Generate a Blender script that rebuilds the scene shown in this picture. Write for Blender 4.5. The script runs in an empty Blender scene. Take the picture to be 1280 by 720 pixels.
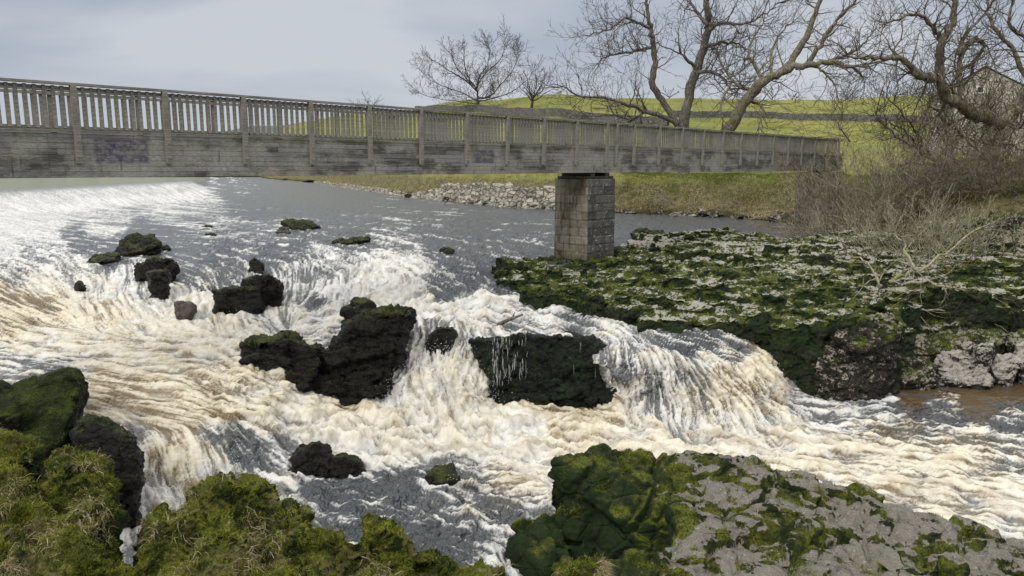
import bpy, bmesh, math, random
import numpy as np
from mathutils import Vector, Matrix
random.seed(7); RNG = np.random.default_rng(11)
R = math.radians
scene = bpy.context.scene
COL = scene.collection

# ------------------------------------------------------------------ camera model
F = 924.0; PITCH = R(9.3); SP, CP = math.sin(PITCH), math.cos(PITCH)
def ray(px, py):
    """direction per metre of depth: (x/Y, z/Y)"""
    xc = (np.asarray(px, float) - 640) / F; yc = -(np.asarray(py, float) - 360) / F
    den = CP + yc * SP
    return xc / den, (-SP + yc * CP) / den
def at(px, py, Y):
    a, b = ray(px, py); return Vector((float(a) * Y, Y, float(b) * Y))
def atz(px, py, z):
    a, b = ray(px, py); Y = z / float(b); return Vector((float(a) * Y, Y, z))

# ------------------------------------------------------------------ numpy noise
_perm = np.random.default_rng(3).permutation(256).astype(np.int64); _perm = np.concatenate([_perm, _perm, _perm])
_g = np.random.default_rng(5).normal(size=(256, 3)); _g /= np.linalg.norm(_g, axis=1)[:, None]
_g = _g.astype(np.float32)
def perlin(p):
    p = np.asarray(p, np.float64); i = np.floor(p).astype(np.int64); f = (p - i).astype(np.float32)
    u = f * f * f * (f * (f * 6 - 15) + 10); i &= 255
    out = 0
    for dx in (0, 1):
        wx = u[:, 0] if dx else 1 - u[:, 0]; a = _perm[(i[:, 0] + dx) & 255]
        for dy in (0, 1):
            wy = u[:, 1] if dy else 1 - u[:, 1]; b = _perm[a + ((i[:, 1] + dy) & 255)]
            for dz in (0, 1):
                wz = u[:, 2] if dz else 1 - u[:, 2]
                g = _g[_perm[b + ((i[:, 2] + dz) & 255)]]
                out = out + wx * wy * wz * (g[:, 0] * (f[:, 0] - dx) + g[:, 1] * (f[:, 1] - dy) + g[:, 2] * (f[:, 2] - dz))
    return out * 1.6
def fbm(p, oct=4, lac=2.03, gain=0.5):
    p = np.asarray(p, float); s = 0; a = 1.0; tot = 0
    for k in range(oct):
        s = s + a * perlin(p + k * 17.3); tot += a; a *= gain; p = p * lac
    return s / tot
def worley(p, seed=0):
    """F1, F2-F1, random id value of nearest cell"""
    i = np.floor(p).astype(np.int64); n = len(p)
    f1 = np.full(n, 9.0); f2 = np.full(n, 9.0); idv = np.zeros(n)
    rs = np.random.default_rng(seed + 99).random((256, 4))
    for dx in (-1, 0, 1):
        for dy in (-1, 0, 1):
            for dz in (-1, 0, 1):
                c = i + (dx, dy, dz)
                h = _perm[_perm[_perm[(c[:, 0] & 255)] + (c[:, 1] & 255)] + (c[:, 2] & 255)]
                r = rs[h]; d = np.sqrt(((c + r[:, :3] - p) ** 2).sum(1))
                m = d < f1
                f2 = np.where(m, f1, np.minimum(f2, d)); idv = np.where(m, r[:, 3], idv); f1 = np.where(m, d, f1)
    return f1, f2 - f1, idv
def sstep(a, b, x):
    t = np.clip((x - a) / (b - a), 0, 1); return t * t * (3 - 2 * t)

# ------------------------------------------------------------------ object helpers
def tag(o, label=None, cat=None, group=None, kind=None):
    if label: o['label'] = label
    if cat: o['category'] = cat
    if group: o['group'] = group
    if kind: o['kind'] = kind
    return o
def empty(name, loc, label, cat, group=None, rz=0):
    o = bpy.data.objects.new(name, None); o.location = loc; o.rotation_euler[2] = rz; COL.objects.link(o)
    o.empty_display_size = .3
    return tag(o, label, cat, group)
def mesh_np(name, verts, faces, mat=None, parent=None, smooth=True, attrs=None):
    """verts Nx3, faces Mx4 or Mx3 array (or list of arrays)"""
    me = bpy.data.meshes.new(name)
    verts = np.asarray(verts, np.float32)
    fl = faces if isinstance(faces, list) else [faces]
    fl = [np.asarray(f, np.int32) for f in fl if len(f)]
    nl = sum(f.size for f in fl); nf = sum(len(f) for f in fl)
    me.vertices.add(len(verts)); me.vertices.foreach_set('co', verts.ravel())
    me.loops.add(nl); me.polygons.add(nf)
    me.loops.foreach_set('vertex_index', np.concatenate([f.ravel() for f in fl]))
    tot = np.concatenate([np.full(len(f), f.shape[1], np.int32) for f in fl])
    st = np.concatenate([[0], np.cumsum(tot)[:-1]]).astype(np.int32)
    me.polygons.foreach_set('loop_start', st); me.polygons.foreach_set('loop_total', tot)
    me.polygons.foreach_set('use_smooth', np.full(nf, smooth, bool))
    for k, v in (attrs or {}).items():
        a = me.attributes.new(k, 'FLOAT', 'POINT'); a.data.foreach_set('value', np.asarray(v, np.float32))
    me.update(calc_edges=True)
    if mat: me.materials.append(mat)
    o = bpy.data.objects.new(name, me); COL.objects.link(o)
    if parent: o.parent = parent
    return o
def grid_faces(ny, nx):
    i = np.arange(ny * nx).reshape(ny, nx)
    return np.stack([i[:-1, :-1], i[:-1, 1:], i[1:, 1:], i[1:, :-1]], -1).reshape(-1, 4)[:, ::-1]
class MB:
    """collects boxes and tubes into one mesh"""
    def __init__(s): s.v = []; s.q = []; s.t = []; s.n = 0
    def add(s, v, q=None, t=None):
        v = np.asarray(v, float); s.v.append(v)
        if q is not None and len(q): s.q.append(np.asarray(q) + s.n)
        if t is not None and len(t): s.t.append(np.asarray(t) + s.n)
        s.n += len(v)
    def box(s, c, ax, ay, az, sx, sy, sz, jit=0):
        c = np.array(c, float); ax, ay, az = (np.array(a, float) for a in (ax, ay, az)); v = []
        for i in (-.5, .5):
            for j in (-.5, .5):
                for k in (-.5, .5): v.append(c + ax * sx * i + ay * sy * j + az * sz * k)
        v = np.array(v)
        if jit: v = v + RNG.normal(size=v.shape) * jit
        s.add(v, [[0, 1, 3, 2], [4, 6, 7, 5], [0, 4, 5, 1], [2, 3, 7, 6], [0, 2, 6, 4], [1, 5, 7, 3]])
    def tube(s, pts, rad, sides=6, cap=True):
        pts = np.asarray(pts, float); rad = np.asarray(rad, float) * np.ones(len(pts)); n = len(pts)
        if n < 2: return
        t = np.gradient(pts, axis=0); t /= np.linalg.norm(t, axis=1)[:, None] + 1e-9
        ref = np.array([0.31, 0.2, 1.0]) if abs(t[:, 2]).mean() < .8 else np.array([1.0, 0.1, 0])
        a = np.cross(t, ref); a /= np.linalg.norm(a, axis=1)[:, None] + 1e-9; b = np.cross(t, a)
        th = np.arange(sides) * 2 * np.pi / sides
        v = pts[:, None] + rad[:, None, None] * (a[:, None] * np.cos(th)[None, :, None] + b[:, None] * np.sin(th)[None, :, None])
        i = np.arange(n * sides).reshape(n, sides); j = np.roll(i, -1, axis=1)
        q = np.stack([i[:-1], j[:-1], j[1:], i[1:]], -1).reshape(-1, 4)
        v = v.reshape(-1, 3); tt = []
        if cap:
            v = np.vstack([v, pts[:1], pts[-1:]]); c0 = n * sides
            for k in range(sides):
                tt.append([i[0, k], c0, j[0, k]]); tt.append([i[-1, k], j[-1, k], c0 + 1])
        s.add(v, q, tt)
    def build(s, name, mat, parent=None, smooth=False, attrs=None):
        f = []
        if s.q: f.append(np.concatenate(s.q))
        if s.t: f.append(np.concatenate(s.t))
        return mesh_np(name, np.concatenate(s.v), f, mat, parent, smooth, attrs)

# ------------------------------------------------------------------ node helpers
class NT:
    def __init__(s, name):
        s.m = bpy.data.materials.new(name); s.m.use_nodes = True; s.t = s.m.node_tree; s.t.nodes.clear()
        s.out = s.t.nodes.new('ShaderNodeOutputMaterial')
    def n(s, typ, _ins=None, **kw):
        nd = s.t.nodes.new('ShaderNode' + typ)
        for k, v in kw.items(): setattr(nd, k, v)
        for k, v in (_ins or {}).items():
            inp = nd.inputs[k]
            if hasattr(v, 'links') or isinstance(v, bpy.types.NodeSocket): s.t.links.new(v, inp)
            else: inp.default_value = v
        return nd
    def pos(s, scale=(1, 1, 1), rot=(0, 0, 0), src=None):
        if src is None: src = s.n('NewGeometry').outputs['Position']
        return s.n('Mapping', {'Vector': src, 'Scale': scale, 'Rotation': rot}).outputs[0]
    def noise(s, scale, detail=4, rough=.55, dist=0, vec=None, dim='3D'):
        i = {'Scale': scale, 'Detail': detail, 'Roughness': rough, 'Distortion': dist}
        i['Vector'] = vec if vec is not None else s.pos()
        return s.n('TexNoise', i).outputs['Fac']
    def vor(s, scale, vec=None, feature='F1', out='Distance', rand=1):
        return s.n('TexVoronoi', {'Scale': scale, 'Vector': vec if vec is not None else s.pos(), 'Randomness': rand}, feature=feature).outputs[out]
    def ramp(s, fac, a, b, lo=0, hi=1, smooth=True):
        return s.n('MapRange', {0: fac, 1: a, 2: b, 3: lo, 4: hi}, interpolation_type='SMOOTHSTEP' if smooth else 'LINEAR').outputs[0]
    def mix(s, fac, a, b, mode='MIX'):
        nd = s.t.nodes.new('ShaderNodeMix'); nd.data_type = 'RGBA'; nd.blend_type = mode
        for k, v in ((0, fac), (6, a), (7, b)):
            if isinstance(v, bpy.types.NodeSocket): s.t.links.new(v, nd.inputs[k])
            else: nd.inputs[k].default_value = (tuple(v) + (1,) if k > 0 and len(v) == 3 else v)
        return nd.outputs[2]
    def math(s, op, a, b=0, c=0, clamp=False):
        nd = s.n('Math', operation=op, use_clamp=clamp)
        for k, v in enumerate((a, b, c)):
            if isinstance(v, bpy.types.NodeSocket): s.t.links.new(v, nd.inputs[k])
            else: nd.inputs[k].default_value = v
        return nd.outputs[0]
    def attr(s, name): return s.n('Attribute', attribute_name=name).outputs['Fac']
    def bump(s, h, strength=.5, dist=.05, nrm=None):
        i = {'Height': h, 'Strength': strength, 'Distance': dist}
        if nrm is not None: i['Normal'] = nrm
        return s.n('Bump', i).outputs[0]
    def bsdf(s, col, rough=.8, nrm=None, **kw):
        i = {'Base Color': col if isinstance(col, bpy.types.NodeSocket) else tuple(col) + (1,), 'Roughness': rough}
        if nrm is not None: i['Normal'] = nrm
        for k, v in kw.items(): i[k.replace('_', ' ')] = v
        return s.n('BsdfPrincipled', i).outputs[0]
    def done(s, sh): s.t.links.new(sh, s.out.inputs[0]); return s.m

M = {}
def mat_rock(name, moss=.5, pale=.3, slab=0, mosscol=((.028, .045, .007), (.115, .145, .016)), basecol=((.012, .013, .011), (.07, .068, .058)),
             palecol=(.36, .345, .31), wetz=None, steep_shade=0.0, bs=.9, moss_steep=.35, rough=.6, pz=.5, sz=1.0, fs=1.0, straw=0.0):
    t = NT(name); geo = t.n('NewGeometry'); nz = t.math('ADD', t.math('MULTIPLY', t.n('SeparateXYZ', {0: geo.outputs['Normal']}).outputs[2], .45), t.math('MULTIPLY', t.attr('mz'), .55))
    P = t.pos(src=geo.outputs['Position'])
    P2 = t.pos((1, 1, 1.7), src=geo.outputs['Position'])
    n1 = t.noise(.9 * fs, 6, .6, .4, P); n2 = t.noise(3.2 * fs, 7, .62, .3, P2); n3 = t.noise(14, 6, .7, 0, P); n4 = t.noise(60, 3, .6, 0, P)
    base = t.mix(t.ramp(n2, .35, .7), basecol[0], basecol[1])
    base = t.mix(t.ramp(n3, .45, .72), base, (basecol[1][0] * 1.25, basecol[1][1] * 1.15, basecol[1][2] * 1.05))
    # pale limestone / lichen patches
    pm = t.math('ADD', t.math('MULTIPLY', n2, .72 if slab else .5), t.math('MULTIPLY', n3, .28 if slab else .5))
    pm = t.math('ADD', pm, t.math('MULTIPLY', t.math('SUBTRACT', nz, .6), .22 * pz * 2))
    pm = t.math('ADD', pm, t.math('MULTIPLY', t.math('SUBTRACT', n1, .5), .35))
    pm = t.math('ADD', pm, t.attr('pa')); th = .78 - pale * .36
    pmask = t.ramp(pm, th, th + .025)
    pc = t.mix(t.ramp(n4, .3, .7), tuple(c * .72 for c in palecol), palecol)
    pc = t.mix(t.ramp(t.noise(6, 5, .6, 0, P2), .45, .68, 0, .8), pc, tuple(c * .55 for c in palecol))
    pc = t.mix(t.ramp(t.noise(24, 4, .6, 0, P2), .58, .64, 0, .8), pc, tuple(min(.75, c * 1.7) for c in palecol)); pc = t.mix(t.ramp(t.noise(33, 4, .6, .5, P2), .60, .66, 0, .7), pc, (.03, .03, .025))
    col = t.mix(pmask, base, pc)
    # moss
    mn = t.math('ADD', t.math('MULTIPLY', t.noise(1.3 * fs, 5, .6, .5, t.pos(rot=(.3, .2, .9), src=geo.outputs['Position'])), .75), t.math('MULTIPLY', t.noise(7, 5, .65, 0, P), .42))
    mn = t.math('ADD', mn, t.math('MULTIPLY', nz, moss_steep))
    mn = t.math('SUBTRACT', mn, t.math('MULTIPLY', t.attr('pa'), .25)); mt = 1.12 - moss * .62
    mmask = t.ramp(mn, mt, mt + .09)
    mc = t.mix(t.ramp(t.noise(2.2, 5, .6, 0, P), .35, .66), mosscol[0], mosscol[1])
    mc = t.mix(t.ramp(t.noise(26, 4, .7, 0, P), .38, .7), mc, tuple(c * .45 for c in mosscol[0]))
    mc = t.mix(t.ramp(t.noise(11, 5, .7, .3, P), .56, .75, 0, .6), mc, (.16, .15, .03))
    if straw: mc = t.mix(t.ramp(t.noise(1.9, 6, .7, .6, P), .50, .60, 0, straw), mc, t.mix(n3, (.10, .075, .03), (.36, .30, .17)))
    if steep_shade:   # bright cushion moss on the tops; steep faces get shade painted in near-black green
        am = t.ramp(t.math('ADD', t.math('ADD', nz, t.math('MULTIPLY', t.attr('pa'), 1.6)), t.math('MULTIPLY', t.math('SUBTRACT', n2, .5), .9)), .62, .30, 0, steep_shade); mc = t.mix(am, mc, t.mix(n3, (.004, .010, .004), (.022, .045, .014)))
    if pale > 0:
        keep = t.math('SUBTRACT', 1.0, t.math('MULTIPLY', pmask, .93 if slab else .6)); mmask = t.math('MULTIPLY', mmask, keep)
    col = t.mix(mmask, col, mc)
    rg = t.math('ADD', t.math('MULTIPLY', mmask, .25), rough, clamp=True)
    if wetz is not None:
        z = t.n('SeparateXYZ', {0: geo.outputs['Position']}).outputs[2]
        zz = t.math('ADD', z, t.math('MULTIPLY', t.math('SUBTRACT', n1, .5), 1.6))
        zz = t.math('ADD', zz, t.math('MULTIPLY', t.math('SUBTRACT', n2, .5), .8))
        w = t.ramp(zz, wetz[0], wetz[1], 1, 0)
        col = t.mix(t.math('MULTIPLY', w, .85), col, (.007, .010, .008))
        rg = t.math('SUBTRACT', rg, t.math('MULTIPLY', w, .3))
    h = t.math('ADD', t.math('MULTIPLY', n3, .75), t.math('MULTIPLY', n4, .3))
    h = t.math('ADD', h, t.math('MULTIPLY', t.noise(38, 5, .75, 0, P), .4))
    h = t.math('ADD', h, t.math('MULTIPLY', mmask, .35))
    h = t.math('ADD', h, t.math('MULTIPLY', pmask, .12))
    cr = t.vor(1.9 * sz, t.pos((1, 1, 2.2), src=t.n('VectorMath', {0: geo.outputs['Position'], 1: t.n('TexNoise', {'Scale': 1.5, 'Detail': 4}).outputs['Color']}, operation='ADD').outputs[0]), 'DISTANCE_TO_EDGE')
    h = t.math('ADD', h, t.ramp(cr, 0, .05, -.5, 0))
    nr = t.bump(h, bs, .06)
    return t.done(t.bsdf(col, rg, nr, Specular_IOR_Level=.28 if rough < .35 else .22))
# ------------------------------------------------------------------ WATER
# x, y, z, foam, tan, angle(deg, 0=right 90=down), turbulence
WC = '''
330 223 -4.3 .02 0 10 .0|600 240 -4.3 .02 0 5 .0|-200 225 -4.3 .05 0 10 .0|900 225 -4.3 .0 0 5 .0|1200 230 -4.3 .0 0 5 .0
420 245 -4.3 .02 0 8 .1|540 262 -4.3 .22 0 8 .3|620 270 -4.3 .12 0 4 .2|680 275 -4.3 .15 0 3 .2|800 270 -4.3 .02 0 0 .1|860 278 -4.3 .0 .2 0 .05|1000 290 -4.3 .0 .6 0 .02|1150 280 -4.3 0 .6 0 .02
300 240 -4.3 .3 0 12 .2|280 232 -4.3 .3 0 12 .2|250 248 -4.3 .62 0 15 .4|200 262 -4.3 .55 0 15 .6|320 250 -4.3 .1 0 12 .2
130 280 -4.3 .62 0 20 .8|60 290 -4.3 .85 0 25 .9|0 275 -4.3 .95 0 30 .9|0 310 -4.3 .8 0 20 1|50 315 -4.3 .38 0 15 .8|-150 300 -4.3 .9 0 20 1|100 300 -4.3 .22 0 15 .6
190 290 -4.3 .15 0 10 .4|150 320 -4.3 .12 0 10 .4|260 285 -4.3 .35 0 10 .4|340 290 -4.3 .35 0 8 .4|440 290 -4.3 .12 0 10 .3|480 300 -4.3 .3 0 15 .5|600 290 -4.3 .08 0 10 .2|260 310 -4.3 .12 0 8 .3|350 310 -4.3 .15 0 10 .4
560 310 -4.3 .12 0 30 .3|650 310 -4.3 .15 0 20 .3|690 320 -4.3 .1 0 20 .2|610 335 -4.4 .18 0 40 .4|580 345 -4.45 .15 0 30 .3|500 330 -4.42 .7 .1 30 .8|420 325 -4.38 .4 .0 30 .7|460 345 -4.6 .78 .1 110 .9|380 345 -4.5 .45 0 90 .7
230 340 -4.42 .15 0 30 .3|260 352 -4.5 .3 .1 60 .5|300 348 -4.45 .3 0 60 .5|160 340 -4.42 .5 0 90 .7|90 335 -4.4 .5 .1 60 .9|20 340 -4.42 .4 .1 40 .9|-150 340 -4.4 .5 .1 30 .9|50 355 -4.7 .75 .35 60 1
0 370 -4.9 .5 .85 30 .8|50 385 -5.15 .5 1 40 .8|0 400 -5.3 .42 1 40 .35|20 388 -5.15 .42 1 40 .3|-150 390 -5.2 .4 .8 30 .8|120 385 -5.15 .7 .55 70 .9|130 360 -4.75 .75 .2 90 .9|240 375 -4.95 .82 .25 95 1|200 400 -5.25 .85 .3 60 1|60 425 -5.45 .85 .3 10 .9
280 400 -5.25 .8 .3 80 .9|340 385 -5.05 .8 .15 95 .9|330 402 -5.22 .75 .1 40 .7|390 375 -4.85 .25 0 140 .4|370 360 -4.65 .6 0 90 .8|420 370 -4.75 .75 0 110 .8|400 395 -5.05 .7 .1 160 .8
500 370 -4.75 .82 .15 150 .8|560 362 -4.6 .15 0 30 .3|630 362 -4.6 .12 0 20 .2|590 377 -4.75 .85 .1 170 .9|640 380 -4.82 .75 .1 10 .8|540 390 -4.9 .7 .15 170 .7|600 400 -5.02 .6 .1 10 .6|660 395 -5.0 .45 0 10 .5
720 400 -5.08 .35 0 12 .4|760 412 -5.15 .5 0 20 .4|690 408 -5.08 .45 0 10 .4|440 400 -5.1 .7 .1 170 .7
490 405 -5.05 .6 .1 80 .6|530 408 -5.1 .4 .1 85 .5|590 412 -5.12 .6 .1 85 .5|510 430 -5.5 .74 .05 100 .8|560 440 -5.6 .86 .2 90 .9|490 460 -6.0 .76 .0 100 .9|540 480 -6.35 .92 .3 90 1|600 470 -6.2 .92 .35 90 1|600 440 -5.7 .8 .25 90 .9
470 490 -6.65 .85 .2 100 1|530 515 -6.98 .95 .3 60 1.2|600 515 -7.0 .95 .35 30 1.2|570 550 -7.1 .95 .3 20 1.2|650 530 -7.05 .97 .15 10 1.2|640 495 -6.95 .6 .6 10 .6
700 505 -7.0 .45 1 5 .6|740 498 -6.98 .4 1 5 .5|760 515 -7.0 .75 .6 5 .8|700 530 -7.05 .75 .6 0 .9
840 422 -5.18 .25 0 25 .2|800 425 -5.25 .45 0 40 .3|870 432 -5.35 .12 0 30 .15|905 443 -5.55 .35 .2 30 .2|940 465 -6.0 .65 .8 55 .3|970 492 -6.57 .65 .5 62 .3|990 525 -7.1 .85 .2 60 .8|935 485 -6.3 .55 .7 62 .3
775 438 -5.32 .55 0 90 .3|830 445 -5.45 .6 0 70 .3|880 455 -5.7 .55 .2 65 .3|780 475 -6.1 .5 0 90 .3|830 480 -6.2 .5 0 82 .3|890 495 -6.5 .55 .4 72 .3|790 512 -6.9 .6 .1 90 .4|850 520 -6.95 .6 .1 85 .4|920 530 -7.05 .65 .2 70 .5
1000 500 -7.02 .55 0 10 .6|1040 515 -7.05 .5 0 5 .6|1100 505 -7.03 .28 0 5 .4|1150 490 -7.0 .02 .8 0 .1|1220 500 -7.02 .0 .9 0 .1|1280 480 -7.0 .0 .9 0 .1|1180 515 -7.05 .25 .2 8 .4|1270 530 -7.07 .22 .1 8 .5|1450 520 -7.05 .2 .1 8 .4
800 545 -7.08 .85 .35 5 1|900 550 -7.1 .85 .3 10 1|1000 545 -7.1 .75 .3 12 .8|1100 545 -7.12 .5 .45 12 .7|1200 565 -7.15 .55 .45 15 .7|1280 570 -7.15 .5 .3 15 .7|1100 580 -7.2 .72 .4 15 .7|1200 600 -7.25 .7 .4 18 .8|1280 640 -7.35 .75 .2 20 .8|1000 575 -7.2 .75 .4 14 .8|1450 620 -7.3 .6 .3 20 .8
850 600 -7.25 .7 .3 10 .8|1000 680 -7.45 .6 .2 10 .8|1280 760 -7.55 .6 .2 10 .8
-150 450 -5.6 .6 .3 10 .8|0 450 -5.6 .55 .1 10 .8|60 460 -5.65 .4 .05 8 .7|100 440 -5.55 .75 .3 0 .9|200 440 -5.55 .8 .45 -5 .9|270 430 -5.5 .8 .3 0 .9|150 490 -5.95 .6 .8 15 .8|200 520 -6.3 .65 .7 20 .8|280 500 -6.1 .58 .9 25 .8|130 515 -6.25 .75 .5 25 .8|290 470 -5.85 .7 .6 25 .8|330 520 -6.4 .75 .4 30 .9|310 500 -6.15 .7 .4 30 .9
380 495 -6.5 .8 .3 20 .9|430 500 -6.8 .5 1 10 .6|420 540 -7.0 .92 .3 20 1.1|480 520 -6.95 .85 .5 15 1.1|500 560 -7.15 .95 .25 20 1.1
180 545 -6.55 .6 .15 75 .8|210 560 -6.75 .65 .55 80 .7|230 590 -7.05 .65 .6 85 .8|190 610 -7.2 .8 .05 90 1|170 635 -7.3 .75 0 90 1|260 560 -6.75 .65 .4 70 .8|290 550 -6.7 .34 .05 60 .6|320 575 -7.0 .3 .0 60 .4|350 560 -6.9 .45 0 50 .7|270 590 -7.1 .8 .05 70 1|340 600 -7.22 .7 .0 30 .8|155 690 -7.4 .6 0 90 .7
400 555 -7.05 .85 .1 20 .9|460 575 -7.2 .85 0 15 .9|400 610 -7.3 .1 0 10 .25|450 610 -7.3 .08 0 10 .25|500 600 -7.28 .16 0 20 .4|440 640 -7.35 .12 0 10 .25|380 640 -7.35 .3 0 40 .5|350 630 -7.32 .8 0 60 .7|560 585 -7.22 .45 0 20 .6|540 630 -7.35 .3 0 30 .5|500 660 -7.4 .12 0 20 .3|600 610 -7.3 .28 .2 10 .5|620 640 -7.37 .3 .2 20 .5|600 670 -7.42 .25 0 30 .4|560 700 -7.45 .1 0 30 .3|630 600 -7.28 .6 .4 0 .7|660 580 -7.25 .9 .2 0 1|640 700 -7.45 .35 0 60 .4|400 720 -7.5 .2 0 20 .3|700 650 -7.4 .4 .1 20 .5|-100 620 -7.3 .5 .1 20 .5|-100 760 -7.6 .3 0 0 .3|640 820 -7.7 .1 0 0 .3'''
WC = np.array([[float(v) for v in r.split()] for r in WC.replace('\n', '|').split('|') if r.strip()])
def _rbf(pts, val, q, smooth=2.0):
    sy = 1.35
    A = pts * (1, sy) / 100; B = q * (1, sy) / 100
    def k(d2): return np.where(d2 > 1e-12, .5 * d2 * np.log(d2 + 1e-12), 0)
    n = len(A); d = ((A[:, None] - A[None]) ** 2).sum(-1); K = k(d) + np.eye(n) * smooth * .002
    Pm = np.hstack([np.ones((n, 1)), A]); S = np.block([[K, Pm], [Pm.T, np.zeros((3, 3))]])
    w = np.linalg.solve(S, np.concatenate([val, np.zeros(3)])); out = np.zeros(len(B))
    for s in range(0, len(B), 20000):
        b = B[s:s + 20000]; d = ((b[:, None] - A[None]) ** 2).sum(-1)
        out[s:s + 20000] = k(d) @ w[:n] + w[n] + b @ w[n + 1:]
    return out
def _shep(pts, vals, q, pw=2.6):
    out = np.zeros((len(q), vals.shape[1])); A = pts * (1, 1.5)
    for s in range(0, len(q), 20000):
        b = q[s:s + 20000] * (1, 1.5); d2 = ((b[:, None] - A[None]) ** 2).sum(-1) + 60.0
        w = d2 ** -pw; out[s:s + 20000] = (w @ vals) / w.sum(1)[:, None]
    return out
ncoarse_x = np.linspace(-300, 1620, 241); ncoarse_y = np.concatenate([np.linspace(221.5, 340, 50), np.linspace(343, 920, 165)])
def _coarse():
    gx, gy = np.meshgrid(ncoarse_x, ncoarse_y); q = np.stack([gx.ravel(), gy.ravel()], 1)
    z = _rbf(WC[:, :2], WC[:, 2], q)
    z = z + (-4.3 - z) * (1 - sstep(322, 342, q[:, 1]))
    a = np.radians(WC[:, 5])
    s = _shep(WC[:, :2], np.stack([WC[:, 3], WC[:, 4], np.cos(a), np.sin(a), WC[:, 6]], 1), q)
    return np.concatenate([z[:, None], s], 1).reshape(len(ncoarse_y), len(ncoarse_x), 6)
_CO = _coarse()
def samp(field, xs, ys, X, Y):
    """bilinear lookup on (ys,xs) grid"""
    fx = np.clip(np.interp(X, xs, np.arange(len(xs))), 0, len(xs) - 1.001); fy = np.clip(np.interp(Y, ys, np.arange(len(ys))), 0, len(ys) - 1.001)
    i = fx.astype(int); j = fy.astype(int); u = (fx - i)[..., None]; v = (fy - j)[..., None]
    return (field[j, i] * (1 - u) + field[j, i + 1] * u) * (1 - v) + (field[j + 1, i] * (1 - u) + field[j + 1, i + 1] * u) * v
def water_z(px, py):
    return float(samp(_CO[:, :, :1], ncoarse_x, ncoarse_y, np.array([px]), np.array([py]))[0, 0])
def on_water(px, py, dz=0):
    return atz(px, py, water_z(px, py) + dz)

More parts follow.
